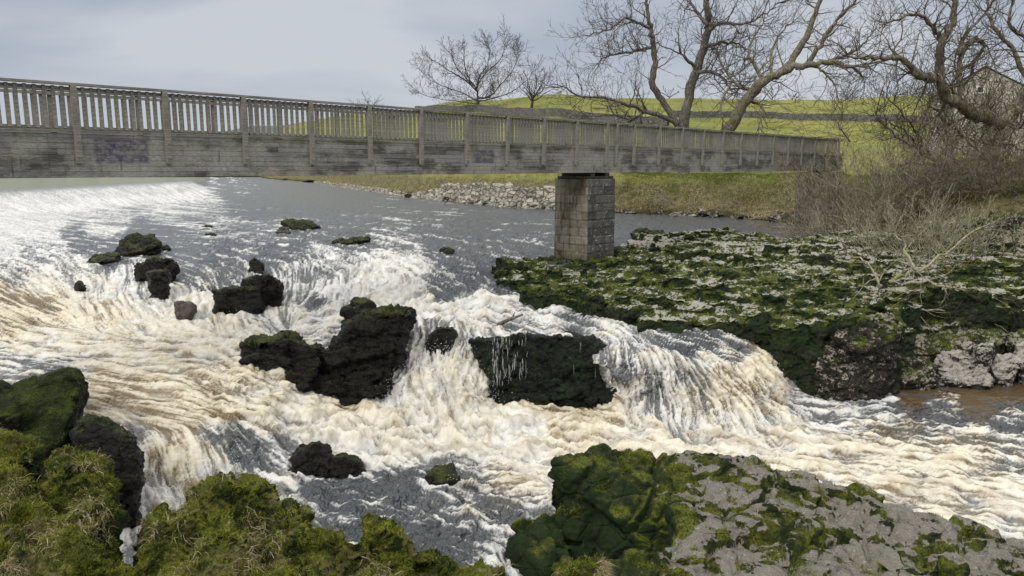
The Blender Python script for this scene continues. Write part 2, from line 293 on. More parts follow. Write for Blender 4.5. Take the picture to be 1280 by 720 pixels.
def build_river():
    xs = np.concatenate([np.arange(-300, -10, 6.), np.arange(-10, 1290, 1.3), np.arange(1292, 1620, 6.)])
    ys = np.concatenate([np.arange(221.5, 300, .9), np.arange(300, 730, 1.05), np.arange(732, 920, 8.)])
    nx, ny = len(xs), len(ys); GX, GY = np.meshgrid(xs, ys)
    f = samp(_CO, ncoarse_x, ncoarse_y, GX.ravel(), GY.ravel()).reshape(ny, nx, 6)
    q2 = np.stack([GX.ravel() / 55, GY.ravel() / 26, 0 * GX.ravel()], 1); sc_ = np.clip((GY.ravel() - 225) / 60, .15, 1)
    f2 = samp(_CO, ncoarse_x, ncoarse_y, GX.ravel() + 26 * sc_ * fbm(q2, 4, gain=.6), GY.ravel() + 11 * sc_ * fbm(q2 + 40, 4, gain=.6)).reshape(ny, nx, 6); f[:, :, 1:3] = f2[:, :, 1:3]
    z, foam, tan, ca, sa, amp = [f[:, :, k] for k in range(6)]
    nrm = np.sqrt(ca ** 2 + sa ** 2) + 1e-6; ca = ca / nrm; sa = sa / nrm
    gg = lambda x, y, rx, ry: np.exp(-((GX - x) / rx) ** 2 - ((GY - y) / ry) ** 2)
    puff = np.clip(gg(570, 520, 120, 50) + gg(420, 545, 60, 25) + gg(80, 345, 110, 22) + gg(230, 375, 90, 28) + gg(470, 350, 60, 30) + gg(560, 390, 90, 18) + .7 * gg(175, 620, 40, 40) + .6 * gg(800, 540, 130, 20) + .6 * gg(1000, 530, 40, 30), 0, 1)
    puff = np.where(GY < 335, 1, puff); flatf = (1 - puff) * (amp > .55); foam = foam * (1 - .17 * flatf); amp = amp * (1 - .55 * flatf); tan = np.clip(tan * (1 + .15 * flatf), 0, 1)
    # the weir: pool above a curved lip, sloping apron, tail water
    yc = 238 - 12 * np.clip(GX, -300, 262) / 240.; on = 1 - sstep(236, 268, GX); WA = 15.0; top = 1.7 * on
    bq = ray(GX, GY)[1]; Yc = -2.6 / ray(GX, yc)[1]; lo = Yc - WA; hi = Yc.copy(); zf = lambda Yq: -4.3 + top * sstep(0, 1, (Yq - Yc + WA) / WA)
    for _ in range(22): mid = (lo + hi) / 2; g = zf(mid) - bq * mid > 0; hi = np.where(g, mid, hi); lo = np.where(g, lo, mid)
    # along a ray the surface height minus the ray height falls as Y shrinks: keep the crossing, pool beyond the crest, tail water below the foot
    Ys = (lo + hi) / 2; b_foot = -4.3 / (Yc - WA); pool = (GY < yc) & (on > 0); foot = bq < b_foot
    z = np.where(on > 0, np.where(foot, z, np.where(pool, -4.3 + top, zf(Ys))), z)
    tt = np.where(foot, 1.0 + np.clip((b_foot - bq) / .02, 0, .6), np.clip((Yc - Ys) / WA, 0, 1)); tt = np.where(pool, -.05, tt); yb = yc + 20
    w_pool = on * (GY < yc + 1.5); foam = np.where(w_pool > .1, 0.0, foam); amp = np.where(w_pool > .1, 0.0, amp)
    foam = np.where((on > .3) & (GY > yc) & (tt < 1.5), np.interp(tt, [0, .3, .7, 1.5], [.12, .38, .74, .82]), foam)
    ap = on * (GY > yc) * (GY < yb + 6); ca = np.where(ap > .3, .55, ca); sa = np.where(ap > .3, .83, sa)
    a, b = ray(GX, GY); Y = z / b; X = a * Y
    P = np.stack([X, Y, z], -1); dist = np.sqrt((P ** 2).sum(-1))
    flat = P.reshape(-1, 3)
    # noise images in world space
    q = flat * (1, 1, 1.0)
    n1 = fbm(q * 1.6, 3); n2 = fbm(q * 5.0 + 31, 3); n3 = perlin(q * 13.0 + 5); n4 = fbm(q * .55 + 9, 2)
    N = np.stack([n1, n2, n3], -1).reshape(ny, nx, 3).astype(np.float32)
    # line integral convolution along the flow (index space)
    dxs = np.interp(xs, xs, np.gradient(xs)); dys = np.gradient(ys)
    wob = (fbm(q * 1.1 + 77, 2) * 1.1 + fbm(q * 3.1 + 7, 2) * .8).reshape(ny, nx)
    c2 = ca * np.cos(wob * amp) - sa * np.sin(wob * amp); s2 = ca * np.sin(wob * amp) + sa * np.cos(wob * amp)
    farL = 1 + 2.5 * sstep(28, 80, dist); el = np.abs(z) / dist; fore = np.clip(el * .9 + np.abs(s2) * 0, .1, 1)
    pxm = F / dist
    stepx = c2 * pxm * farL / dxs[None]; stepy = s2 * pxm * farL * .6 * np.clip(1.3 - .3 * farL, .5, 1) / dys[:, None]
    stepx = stepx.astype(np.float32); stepy = stepy.astype(np.float32)
    J0, I0 = np.meshgrid(np.arange(ny, dtype=np.float32), np.arange(nx, dtype=np.float32), indexing='ij')
    def lic(img, L, K):
        acc = img.copy(); 
        for sg in (1, -1):
            I = I0.copy(); J = J0.copy()
            for k in range(K):
                ii = np.clip(I, 0, nx - 1).astype(np.int32); jj = np.clip(J, 0, ny - 1).astype(np.int32)
                I = I + sg * stepx[jj, ii] * (L / K); J = J + sg * stepy[jj, ii] * (L / K)
                acc = acc + img[np.clip(J, 0, ny - 1).astype(np.int32), np.clip(I, 0, nx - 1).astype(np.int32)]
        return acc / (2 * K + 1)
    WN = np.random.default_rng(1).normal(size=(ny, nx)).astype(np.float32); l4 = lic(WN, .42, 14); l4 = (l4 - l4.mean()) / l4.std(); l1 = lic(N[:, :, 0], .55, 8); l2 = lic(N[:, :, 1], .45, 12); l3 = lic(N[:, :, 2], .22, 10)
    nz = lambda v: (v - v.mean()) / (v.std() + 1e-6)
    l1, l2, l3 = nz(l1), nz(l2), nz(l3)
    r2 = 1 - np.abs(nz(lic(N[:, :, 1] + .4 * N[:, :, 2], .2, 5))); n1g = nz(n1).reshape(ny, nx); n2g = nz(n2).reshape(ny, nx); n3g = nz(n3).reshape(ny, nx); n4g = nz(n4).reshape(ny, nx)
    # foam pattern
    far = sstep(30, 80, dist); s = (.30 + .3 * far) * l1 + .36 * l2 + .26 * l3 * (1 - far) + .24 * l4 * (1 - .5 * far) + .08 * n3g * (1 - far) + .10 * r2 * (1 - far)
    s = s / s.std()
    th = (0.50 - foam) * np.where(foam < .5, 4.6, 3.6)
    churn = sstep(.55, .9, amp) * (1 - far) * puff; s = s * (1 - .35 * churn) + churn * (.35 * n2g + .3 * n3g); fm = sstep(-1.6, 1.3, s - th)
    fm = np.where(foam < .03, 0, fm) * sstep(0.0, .1, foam)
    dome = sstep(-30, 20, GX - 760) * (1 - sstep(975, 1005, GX)) * sstep(408, 430, GY) * (1 - sstep(515, 545, GY)); chute = np.exp(-((GX - 545) / 75.) ** 2) * sstep(405, 425, GY) * (1 - sstep(480, 510, GY))
    st = np.maximum(dome, chute); s2_ = .25 * l1 + .45 * l3 + .55 * l4 + .25 * l2; s2_ /= s2_.std(); fm = fm + (sstep(-1.0, .9, s2_ - (0.50 - foam) * 4.0) - fm) * st
    fm = fm * (1 - .25 * far)
    wz = sstep(0, .5, on) * (GY > yc - 3) * (1 - sstep(1.0, 1.55, tt + .12 * l1)); fm = fm + wz * (np.clip(np.interp(tt, [0, .14, .42, 1.3], [.02, .22, .85, .92]) + (.16 * l2 + .10 * l1) * sstep(.05, .4, tt), 0, 1) - fm); foam = foam + wz * (np.clip(foam, .8, 1) * sstep(-.02, .25, tt) - foam)
    # displacement
    fade = np.clip(26 / dist, 0.12, 1.0)
    soft = 1 - .65 * sstep(500, 560, GY) * 0; calmR = 1 - .5 * sstep(950, 1050, GX) ; amp = np.where(on * (tt < 1.2) > .3, .0, amp); d = (1 - .8 * st) * calmR * amp * (.055 * n1g + .040 * l1 + .022 * l2 + .009 * n2g + .006 * l3 + .003 * l4 + .006 * n3g + .012 * sstep(.3, 1, foam) * r2) * fade
    d = d + (.014 * n2g + .03 * n1g) * np.clip(1.02 - on, 0, 1) * (1 - sstep(975, 1060, GX) * (amp < .2)) + .004 * l3
    d = d + st * (.016 * l1 + .014 * l2 + .018 * l3 + .010 * l4)
    Pu = np.gradient(P, axis=1); Pv = np.gradient(P, axis=0); nn = np.cross(Pv, Pu); nn /= np.linalg.norm(nn, axis=-1)[..., None] + 1e-9
    nn = np.where(nn[..., 2:] < 0, -nn, nn)
    P = P + nn * d[..., None]
    tan = np.where(GY > 345, tan * 1.1 + .14 * sstep(345, 420, GY) * sstep(.3, .6, foam), tan); tanf = np.clip(tan + .16 * n1g * (tan > .05) + .10 * l2 * tan, 0, 1)
    thick = np.clip(.5 + .22 * l2 + .2 * n2g + .16 * l4, 0, 1)
    uf = flat; 
    o = mesh_np('river', P.reshape(-1, 3), grid_faces(ny, nx), M['water'], attrs={'pool': (w_pool > .3).ravel() * 1.0, 'foam': fm.ravel(), 'dens': np.clip(foam, 0, 1).ravel(), 'tan': tanf.ravel(), 'thick': thick.ravel(), 'turb': amp.ravel()})
    tag(o, 'peat brown river breaking into white rapids below the footbridge', 'river', kind='structure')
    return o

def mat_water():
    t = NT('river_water'); P = t.pos()
    foam = t.attr('foam'); tan = t.attr('tan'); th = t.attr('thick'); dens = t.attr('dens')
    n5 = t.noise(9, 6, .7, .8, P); n6 = t.noise(42, 5, .75, .5, P); n7 = t.noise(110, 3, .7, 0, P); n8 = t.noise(2.6, 5, .65, .5, P)
    det = t.math('ADD', t.math('MULTIPLY', t.math('SUBTRACT', n5, .5), .9), t.math('MULTIPLY', t.math('SUBTRACT', n6, .5), 1.1))
    fz = t.math('ADD', foam, det); f = t.ramp(fz, .05, 1.0)
    f = t.math('MULTIPLY', f, t.ramp(foam, 0.02, .3))
    lace = t.vor(17, t.n('VectorMath', {0: P, 1: t.n('VectorMath', {0: t.n('TexNoise', {'Vector': P, 'Scale': 6.0, 'Detail': 3}).outputs['Color'], 'Scale': .12}, operation='SCALE').outputs[0]}, operation='ADD').outputs[0], 'DISTANCE_TO_EDGE')
    f = t.math('MAXIMUM', f, t.math('MULTIPLY', t.ramp(lace, .0, .13, 1, 0), t.ramp(foam, .08, .6, 0, .6)))
    white = t.mix(th, (.50, .51, .51), (.80, .81, .81))
    cream = t.mix(th, (.50, .42, .27), (.81, .75, .58))
    fc = t.mix(t.math('MULTIPLY', tan, .88, clamp=True), white, cream)
    fc = t.mix(t.ramp(n6, .36, .62, .20, 0), fc, (.50, .46, .38))
    fc = t.mix(t.ramp(n8, .52, .30, 0, .28), fc, (.62, .60, .55))
    # clear water is peat dark; water full of air bubbles is milky
    wcol = t.mix(t.ramp(tan, .35, 1), (.055, .065, .078), (.065, .038, .014))
    milk = t.mix(t.ramp(tan, 0, .7), (.32, .325, .32), (.40, .32, .19))
    wcol = t.mix(t.ramp(dens, .18, .85, .12, .85), wcol, milk)
    bs = t.math('ADD', t.math('MULTIPLY', t.noise(1.6, 4, .6, .3, t.pos((1, .6, 1))), 1.6), t.math('MULTIPLY', t.noise(7, 2, .5, .3, P), .35))
    calm = t.math('SUBTRACT', 1.0, t.math('MULTIPLY', t.ramp(tan, .3, .6), t.ramp(dens, .1, .0, 0, .85)))
    calm = t.math('MULTIPLY', calm, t.math('SUBTRACT', 1.0, t.math('MULTIPLY', t.attr('pool'), .9))); wr = t.math('SUBTRACT', .2, t.math('MULTIPLY', t.attr('pool'), .13))
    wn = t.n('Bump', {'Height': bs, 'Strength': calm, 'Distance': .38}).outputs[0]
    fh = t.math('ADD', t.math('MULTIPLY', n6, .45), t.math('MULTIPLY', n7, .2)); fh = t.math('ADD', fh, t.math('MULTIPLY', n5, .8)); fh = t.math('ADD', fh, t.math('MULTIPLY', f, .35))
    fn = t.bump(fh, .34, .04)
    wat = t.bsdf(wcol, wr, wn, IOR=1.33, Specular_IOR_Level=.5)
    fo = t.bsdf(fc, .7, fn, Specular_IOR_Level=.2)
    mx = t.n('MixShader', {0: f, 1: wat, 2: fo}).outputs[0]
    return t.done(mx)
M['water'] = mat_water()
# ------------------------------------------------------------------ TERRAIN
def sdf_poly(P, poly):
    """signed distance, >0 inside"""
    poly = np.asarray(poly, float); x, y = P[:, 0], P[:, 1]; d = np.full(len(P), 1e9); ins = np.zeros(len(P), bool)
    for i in range(len(poly)):
        a, b = poly[i], poly[(i + 1) % len(poly)]; e = b - a
        t = np.clip(((x - a[0]) * e[0] + (y - a[1]) * e[1]) / (e @ e + 1e-12), 0, 1)
        d = np.minimum(d, (x - a[0] - t * e[0]) ** 2 + (y - a[1] - t * e[1]) ** 2)
        c = ((a[1] > y) != (b[1] > y)) & (x < (b[0] - a[0]) * (y - a[1]) / (b[1] - a[1] + 1e-12) + a[0]); ins ^= c
    return np.where(ins, 1, -1) * np.sqrt(d)
FARPX = [(330, 223.3), (380, 227), (420, 232), (470, 240), (520, 247), (600, 255), (700, 263), (780, 267), (900, 272), (1000, 279), (1060, 288)]
FAR = [tuple(atz(x, y, -4.3))[:2] for x, y in FARPX]
LAND = [(-700, 420), (-130, 380)] + FAR + [(24, 43), (29, 37.5), (40, 32), (60, 28), (140, 26), (3000, 26), (3000, 4000), (-3000, 4000), (-3000, 420)]
CRX = [-400, -200, 0, 150, 210, 270, 330, 380, 450, 520, 560, 600, 650, 700, 760, 900, 1050, 1150, 1280, 1500, 2400]
CRY = [176, 177, 178, 180, 182, 184, 172, 152, 141, 136, 128, 124, 121, 118, 122, 124, 124, 120, 116, 110, 112]
def bank_y0(px): return np.interp(px, [p[0] for p in FARPX], [f[1] for f in FAR])
def ground_z(X, Y):
    X = np.asarray(X, float); Y = np.asarray(Y, float)
    px = np.where(Y > 5, 640 + F * X / np.maximum(Y, 5) * 1.005, 640)
    sd = sdf_poly(np.stack([X.ravel(), Y.ravel()], 1), LAND).reshape(X.shape)
    y0 = np.maximum(bank_y0(px), 76); ycr = y0 * 2.55
    cr = ray(0 * px, np.interp(px, CRX, CRY))[1]
    zc = ycr * cr
    t = (Y - y0 * 1.05) / (ycr - y0 * 1.05)
    hill = np.where(t < 0, 0, np.where(t < 1, (.22 * np.clip(t, 0, 1) ** 2 + .78 * np.clip(t, 0, 1)), 1 - .22 * np.minimum(t - 1, 2) ** 1.2 * (1 + 0 * t)))
    zl = -0.85 + hill * (zc + .85)
    bank = -9 + 4.6 * sstep(-6, 0, sd) + sstep(0, 6.5, sd) * (zl + 4.4)
    n = fbm(np.stack([X.ravel() * .35, Y.ravel() * .35, 0 * X.ravel()], 1), 4).reshape(X.shape)
    n2 = fbm(np.stack([X.ravel() * .03, Y.ravel() * .03, 3 + 0 * X.ravel()], 1), 3).reshape(X.shape)
    bank = bank + np.where(sd > -2, .55 * n * np.clip(1 - (sd - 6) / 20, .2, 1), 0) + np.clip(sd / 80, 0, 1) * n2 * 1.6
    near = -1.6 - .68 * np.maximum(0, Y - .3) + .12 * n
    near = np.where(Y < 14, near, -20)
    near = np.maximum(near, -9.2)
    return np.maximum(np.maximum(bank, near), -9.2)
def build_ground():
    r = np.concatenate([np.linspace(.3, 12, 20), np.geomspace(12.5, 250, 420), np.geomspace(252, 3200, 70)])
    th = np.radians(np.concatenate([np.linspace(-178, -48, 50), np.linspace(-47, 47, 760), np.linspace(48, 178, 50)]))
    T, RR = np.meshgrid(th, r); X = RR * np.sin(T); Y = RR * np.cos(T)
    # denser where banks are
    Z = ground_z(X, Y)
    o = mesh_np('ground', np.stack([X, Y, Z], -1).reshape(-1, 3), grid_faces(len(r), len(th)), M['ground'])
    tag(o, 'grassy banks and sloping green field beyond the river', 'ground', kind='structure')
def mat_ground():
    t = NT('grass_ground'); P = t.pos(); geo = t.n('NewGeometry'); nz = t.n('SeparateXYZ', {0: geo.outputs['Normal']}).outputs[2]
    z = t.n('SeparateXYZ', {0: geo.outputs['Position']}).outputs[2]; yy = t.n('SeparateXYZ', {0: geo.outputs['Position']}).outputs[1]
    n = t.noise(.12, 5, .6, 0, P); n2 = t.noise(1.7, 6, .65, 0, P); n3 = t.noise(9, 5, .7, 0, P)
    n0 = t.noise(.035, 5, .65, .4, P)
    g = t.mix(t.ramp(n, .3, .7), (.145, .165, .045), (.31, .32, .105)); g = t.mix(t.ramp(n2, .35, .7, 0, .6), g, (.13, .145, .035))
    g = t.mix(t.ramp(n0, .46, .62, 0, .45), g, (.34, .31, .10))
    g = t.mix(t.ramp(n3, .4, .7, 0, .4), g, (.30, .30, .08)); g = t.mix(t.ramp(t.noise(.5, 6, .7, .5, P), .48, .66, 0, .55), g, (.10, .12, .035))
    # bank: rough straw, mud and stone
    b = t.mix(t.ramp(n2, .35, .65), (.07, .075, .025), (.23, .20, .10)); b = t.mix(t.ramp(n3, .5, .7), b, (.30, .27, .20)); b = t.mix(t.ramp(n3, .45, .3), b, (.03, .035, .012))
    bm = t.ramp(t.math('ADD', z, t.math('MULTIPLY', t.math('SUBTRACT', n2, .5), 1.4)), -1.9, -1.1, 1, 0)
    c = t.mix(bm, g, b)
    wet = t.ramp(t.math('ADD', z, t.math('MULTIPLY', n2, .3)), -4.2, -3.5, 1, 0)
    c = t.mix(wet, c, (.025, .028, .012))
    h = t.math('ADD', n2, t.math('MULTIPLY', n3, .5))
    return t.done(t.bsdf(c, .95, t.bump(h, .9, .25), Specular_IOR_Level=.1))
M['ground'] = mat_ground()

# ------------------------------------------------------------------ WORLD, SUN, CAMERA
def setup_world():
    w = bpy.data.worlds.new('World'); scene.world = w; w.use_nodes = True; nt = w.node_tree; nt.nodes.clear()
    N = lambda t: nt.nodes.new('ShaderNode' + t); L = nt.links.new
    sky = N('TexSky'); sky.sky_type = 'NISHITA'; sky.sun_disc = False; sky.sun_elevation = R(38); sky.sun_rotation = R(SUN_AZ)
    sky.air_density = 1; sky.dust_density = 3; sky.ozone_density = 1
    tc = N('TexCoord'); sep = N('SeparateXYZ'); L(tc.outputs['Generated'], sep.inputs[0])
    mp = N('Mapping'); mp.inputs['Scale'].default_value = (1, 1, 3.4); L(tc.outputs['Generated'], mp.inputs[0])
    n = N('TexNoise'); n.inputs['Scale'].default_value = 1.9; n.inputs['Detail'].default_value = 5; n.inputs['Roughness'].default_value = .5; n.inputs['Distortion'].default_value = .35; L(mp.outputs[0], n.inputs['Vector'])
    rp = N('ValToRGB'); e = rp.color_ramp.elements; k = 1 / .1
    e[0].position = .36; e[0].color = (.30 * k, .36 * k, .47 * k, 1); e[1].position = .62; e[1].color = (.60 * k, .63 * k, .68 * k, 1)
    L(n.outputs['Fac'], rp.inputs[0])
    # overcast: brighter low band at the horizon, bright overhead
    hz = N('MapRange'); hz.inputs[1].default_value = .0; hz.inputs[2].default_value = .14; hz.inputs[3].default_value = 1; hz.inputs[4].default_value = 0; hz.interpolation_type = 'SMOOTHSTEP'; L(sep.outputs[2], hz.inputs[0])
    m1 = N('Mix'); m1.data_type = 'RGBA'; L(hz.outputs[0], m1.inputs[0]); L(rp.outputs[0], m1.inputs[6]); m1.inputs[7].default_value = (.62 * k, .66 * k, .70 * k, 1)
    ov = N('MapRange'); ov.inputs[1].default_value = .3; ov.inputs[2].default_value = .95; ov.inputs[3].default_value = 1; ov.inputs[4].default_value = ZEN; L(sep.outputs[2], ov.inputs[0])
    m2 = N('VectorMath'); m2.operation = 'SCALE'; L(m1.outputs[2], m2.inputs[0]); L(ov.outputs[0], m2.inputs[3])
    mz = N('Mix'); mz.data_type = 'RGBA'; zf = N('MapRange'); zf.inputs[1].default_value = .3; zf.inputs[2].default_value = .6; L(sep.outputs[2], zf.inputs[0]); L(zf.outputs[0], mz.inputs[0]); L(m2.outputs[0], mz.inputs[6]); mz.inputs[7].default_value = (1.36 * k, 1.32 * k, 1.25 * k, 1)
    m3 = N('Mix'); m3.data_type = 'RGBA'; m3.inputs[0].default_value = .93; L(sky.outputs[0], m3.inputs[6]); L(mz.outputs[2], m3.inputs[7])
    bg = N('Background'); bg.inputs[1].default_value = .1; L(m3.outputs[2], bg.inputs[0]); out = N('OutputWorld'); L(bg.outputs[0], out.inputs[0])
SUN_AZ = 215; ZEN = 3.7
setup_world()
sl = bpy.data.lights.new('sun', 'SUN'); sl.energy = 1.5; sl.angle = R(22); sl.color = (1, .96, .89); so = bpy.data.objects.new('sun', sl); COL.objects.link(so)
_el, _az = R(40), R(SUN_AZ)   # azimuth clockwise from +Y
_dir = Vector((math.sin(_az) * math.cos(_el), math.cos(_az) * math.cos(_el), math.sin(_el))); so.rotation_euler = _dir.to_track_quat('Z', 'Y').to_euler()
cd = bpy.data.cameras.new('camera'); cd.sensor_width = 36; cd.lens = 36 * F / 1280; cd.clip_end = 9000; cd.clip_start = .1
co = bpy.data.objects.new('camera', cd); COL.objects.link(co); co.rotation_euler = (R(90) - PITCH, 0, 0); scene.camera = co
scene.view_settings.view_transform = 'Standard'; scene.view_settings.look = 'None'; scene.view_settings.exposure = 0; scene.view_settings.gamma = 1
# ------------------------------------------------------------------ BRIDGE
def mat_wood():
    t = NT('weathered_wood'); tc = t.n('TexCoord').outputs['Object']; P = t.pos(src=tc)
    sx, sy, sz = t.n('SeparateXYZ', {0: tc}).outputs
    fib = t.noise(5, 5, .65, .3, t.pos((.25, 2, 7), src=tc)); big = t.noise(.8, 5, .6, 0, t.pos((.6, 1, 1.3), src=tc)); fine = t.noise(30, 4, .7, 0, t.pos((.2, 1, 2.2), src=tc))
    c = t.mix(t.ramp(big, .32, .68), (.15, .142, .12), (.32, .305, .265)); c = t.mix(t.ramp(fib, .35, .68, 0, .75), c, (.44, .42, .37)); c = t.mix(t.ramp(fine, .42, .62, .35, 0), c, (.05, .052, .048))
    g = t.noise(1.7, 4, .6, 0, t.pos((.5, 1, 1), src=tc)); c = t.mix(t.ramp(g, .56, .7, 0, .5), c, (.10, .115, .05))
    return t.done(t.bsdf(c, .85, t.bump(t.math('ADD', fib, fine), .5, .01), Specular_IOR_Level=.25))
def mat_girder():
    t = NT('laminated_girder_wood'); tc = t.n('TexCoord').outputs['Object']; sx, sy, sz = t.n('SeparateXYZ', {0: tc}).outputs
    row = t.math('FLOOR', t.math('MULTIPLY', sz, 7.2))
    cmb = t.n('CombineXYZ', {0: t.math('MULTIPLY', sx, .22), 1: t.math('MULTIPLY', row, 3.7), 2: 0.0}).outputs[0]
    wn = t.n('TexWhiteNoise', {'Vector': t.n('CombineXYZ', {0: t.math('FLOOR', t.math('ADD', t.math('MULTIPLY', sx, .45), t.math('MULTIPLY', row, .37))), 1: row, 2: 0.0}).outputs[0]}).outputs['Value']
    big = t.noise(.55, 6, .62, .2, t.pos((1, 1, 1.5), src=tc)); st = t.noise(3.2, 6, .7, .2, t.pos((.35, 1, 5), src=tc)); run = t.noise(4, 5, .65, .2, t.pos((2.2, 1, .35), src=tc)); fine = t.noise(28, 4, .7, 0, t.pos((.3, 1, 2), src=tc))
    c = t.mix(t.ramp(big, .42, .58), (.085, .082, .07), (.40, .38, .33))
    c = t.mix(t.math('MULTIPLY', t.ramp(wn, .3, 1), .7), c, (.40, .40, .39)); c = t.mix(t.ramp(st, .40, .7, 0, .6), c, (.47, .46, .43)); c = t.mix(t.ramp(run, .55, .75, 0, .75), c, (.04, .042, .04))
    c = t.mix(t.ramp(fine, .42, .6, .4, 0), c, (.05, .05, .047))
    # lamination joints
    fr = t.math('FRACT', t.math('MULTIPLY', sz, 7.2)); jm = t.ramp(t.math('ABSOLUTE', t.math('SUBTRACT', fr, .5)), .455, .49)
    c = t.mix(t.math('MULTIPLY', jm, .7), c, (.03, .03, .028))
    # scrubbed-off purple marks: stains with a shape of their own
    def patch(x0, x1, z0, z1, strength, colr, c):
        m = t.math('MULTIPLY', t.math('MULTIPLY', t.ramp(sx, x0, x0 + .15), t.ramp(sx, x1 - .15, x1, 1, 0)), t.math('MULTIPLY', t.ramp(sz, z0, z0 + .1), t.ramp(sz, z1 - .15, z1, 1, 0)))
        m = t.math('MULTIPLY', m, t.ramp(t.noise(3.5, 5, .7, .4, t.pos((1, 1, 1.6), src=tc)), .38, .58, .25, 1)); return t.mix(t.math('MULTIPLY', m, strength), c, colr)
    c = patch(1.9, 3.35, .3, 1.05, .8, (.055, .045, .095), c); c = patch(14.9, 16.2, .35, 1.0, .75, (.05, .045, .085), c)
    c = patch(8.9, 10.1, .62, .82, .5, (.42, .42, .41), c); c = patch(2.45, 2.75, .75, .95, .6, (.35, .35, .37), c)
    # moss along the top edge towards the far end
    mm = t.math('MULTIPLY', t.ramp(t.noise(1.1, 5, .6, 0, t.pos(src=tc)), .5, .64), t.ramp(sz, .35, 1.1)); c = t.mix(t.math('MULTIPLY', mm, .6), c, (.09, .10, .04))
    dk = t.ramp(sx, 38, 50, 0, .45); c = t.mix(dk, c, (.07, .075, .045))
    h = t.math('SUBTRACT', t.math('ADD', st, fine), jm)
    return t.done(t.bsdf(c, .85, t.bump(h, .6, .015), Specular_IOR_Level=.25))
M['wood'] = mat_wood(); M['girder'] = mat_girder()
def simple(name, col, rough=.7, **kw):
    t = NT(name); n = t.noise(7, 5, .65); c = t.mix(t.ramp(n, .3, .7), tuple(x * .7 for x in col), tuple(min(1, x * 1.15) for x in col)); return t.done(t.bsdf(c, rough, t.bump(n, .3, .02), **kw))
M['iron'] = simple('rusty_iron', (.05, .035, .028), .6)
BA = Vector((-11.8, 17.36, 0)); BD = Vector((35.8, 37.64, 0)).normalized(); BNEAR = Vector((BD.y, -BD.x, 0))
ZB, ZGT, ZT = -.26, .87, 1.98; BANG = math.atan2(BD.y, BD.x); BW = 1.75
def bpt(u, v=0, z=0): return BA + BD * u - BNEAR * v + Vector((0, 0, z))
def build_bridge():
    root = empty('footbridge', bpt(0, 0, ZB), 'long grey weathered timber footbridge with slatted railings crossing the river on a stone pier', 'footbridge', rz=BANG)
    X, Y, Z = (1, 0, 0), (0, 1, 0), (0, 0, 1); H = ZT - ZB; G = ZGT - ZB; U0, U1 = -6.0, 52.5
    rng = random.Random(4)
    for v, nm in ((0.0, 'girder'), (BW, 'girder')):
        m = MB(); 
        for a, b in ((U0, 22.95), (22.965, U1)):
            n = 24; 
            for k in range(1): m.box(((a + b) / 2, v + (.09 if v == 0 else -.09), G / 2 - .03), X, Y, Z, b - a, .18, G - .06)
            m.box(((a + b) / 2, v + (.075 if v == 0 else -.075), G - .02), X, Y, Z, b - a, .24, .05)
        m.build(nm, M['girder'], root)
    # deck boards and cross beams
    m = MB(); u = U0
    while u < U1: m.box((u, BW / 2, G - .28 + rng.uniform(-.004, .004)), X, Y, Z, .135, BW - .38, .04); u += .15
    m.build('deck', M['wood'], root)
    m = MB(); u = U0 + .5
    while u < U1: m.box((u, BW / 2, G - .42), X, Y, Z, .1, BW - .375, .2); u += 1.08
    m.build('cross_beams', M['wood'], root)
    # posts
    pm = MB(); w, d, pb = .135, .12, .42
    def post_mesh(sgn):
        p = MB(); y = -d / 2 - .004 if sgn > 0 else d / 2 + .004
        z0, z1 = .34, H - .015
        p.box((0, y, (z0 + z1) / 2), X, Y, Z, w, d, z1 - z0)
        for zz in (z0 + .15, G - .25): p.tube([(0, y - sgn * (d / 2 - .005), zz), (0, y - sgn * (d / 2 + .025), zz)], .028, 6)
        return p
    near0 = post_mesh(1).build('post', M['wood'], root); far0 = post_mesh(-1).build('post', M['wood'], root)
    us = [1.6 + 2.17 * k for k in range(-3, 24)]
    for i, u in enumerate(us):
        for o0, v in ((near0, 0), (far0, BW)):
            o = o0 if i == 0 else o0.copy()
            if i: COL.objects.link(o); o.parent = root
            o.location = (u + (.5 if v and False else 0), v, rng.uniform(-.012, .006)); o.rotation_euler = (0, rng.uniform(-.006, .006), 0)
    ex = near0.copy(); COL.objects.link(ex); ex.parent = root; ex.location = (24.05, 0, 0)
    # rails (near and far)
    for v, s in ((0, 1), (BW, -1)):
        m = MB(); a = U0
        while a < U1:
            b = min(U1, a + 4.34); m.box(((a + b) / 2, v - s * .02, H + rng.uniform(-.004, .004)), X, Y, Z, b - a - .006, .20, .055); a = b
        m.build('handrail', M['wood'], root)
        m = MB(); m.box(((U0 + U1) / 2, v + s * .055, H - .1), X, Y, Z, U1 - U0, .05, .075); m.box(((U0 + U1) / 2, v + s * .055, G + .075), X, Y, Z, U1 - U0, .05, .075); m.build('rail', M['wood'], root)
    # balusters
    proto = None; rest = MB(); cnt = 0
    for v, s in ((0, 1), (BW, -1)):
        for i, u in enumerate(us[:-1]):
            nb = 10
            for k in range(nb):
                uu = u + .135 + (2.17 - .27) * (k + .5) / nb + rng.uniform(-.012, .012); rz = rng.uniform(-.02, .02)
                if uu > U1: continue
                zc = (G + .06 + H - .05) / 2; hh = H - .05 - G - .06 + rng.uniform(-.01, .012)
                if v == 0 and uu > -1.2 and cnt < 100:
                    if proto is None:
                        p = MB(); p.box((0, 0, 0), X, Y, Z, .078, .038, H - .11 - G); proto = p.build('baluster', M['wood'], root); o = proto
                    else: o = proto.copy(); COL.objects.link(o); o.parent = root
                    o.location = (uu, v + s * .01, zc); o.rotation_euler = (0, rz * .5, rz * 3); cnt += 1
                else: rest.box((uu, v + s * .01, zc), X, Y, Z, .078, .038, hh)
    o = rest.build('balusters', M['wood'], root); o['kind'] = 'stuff'
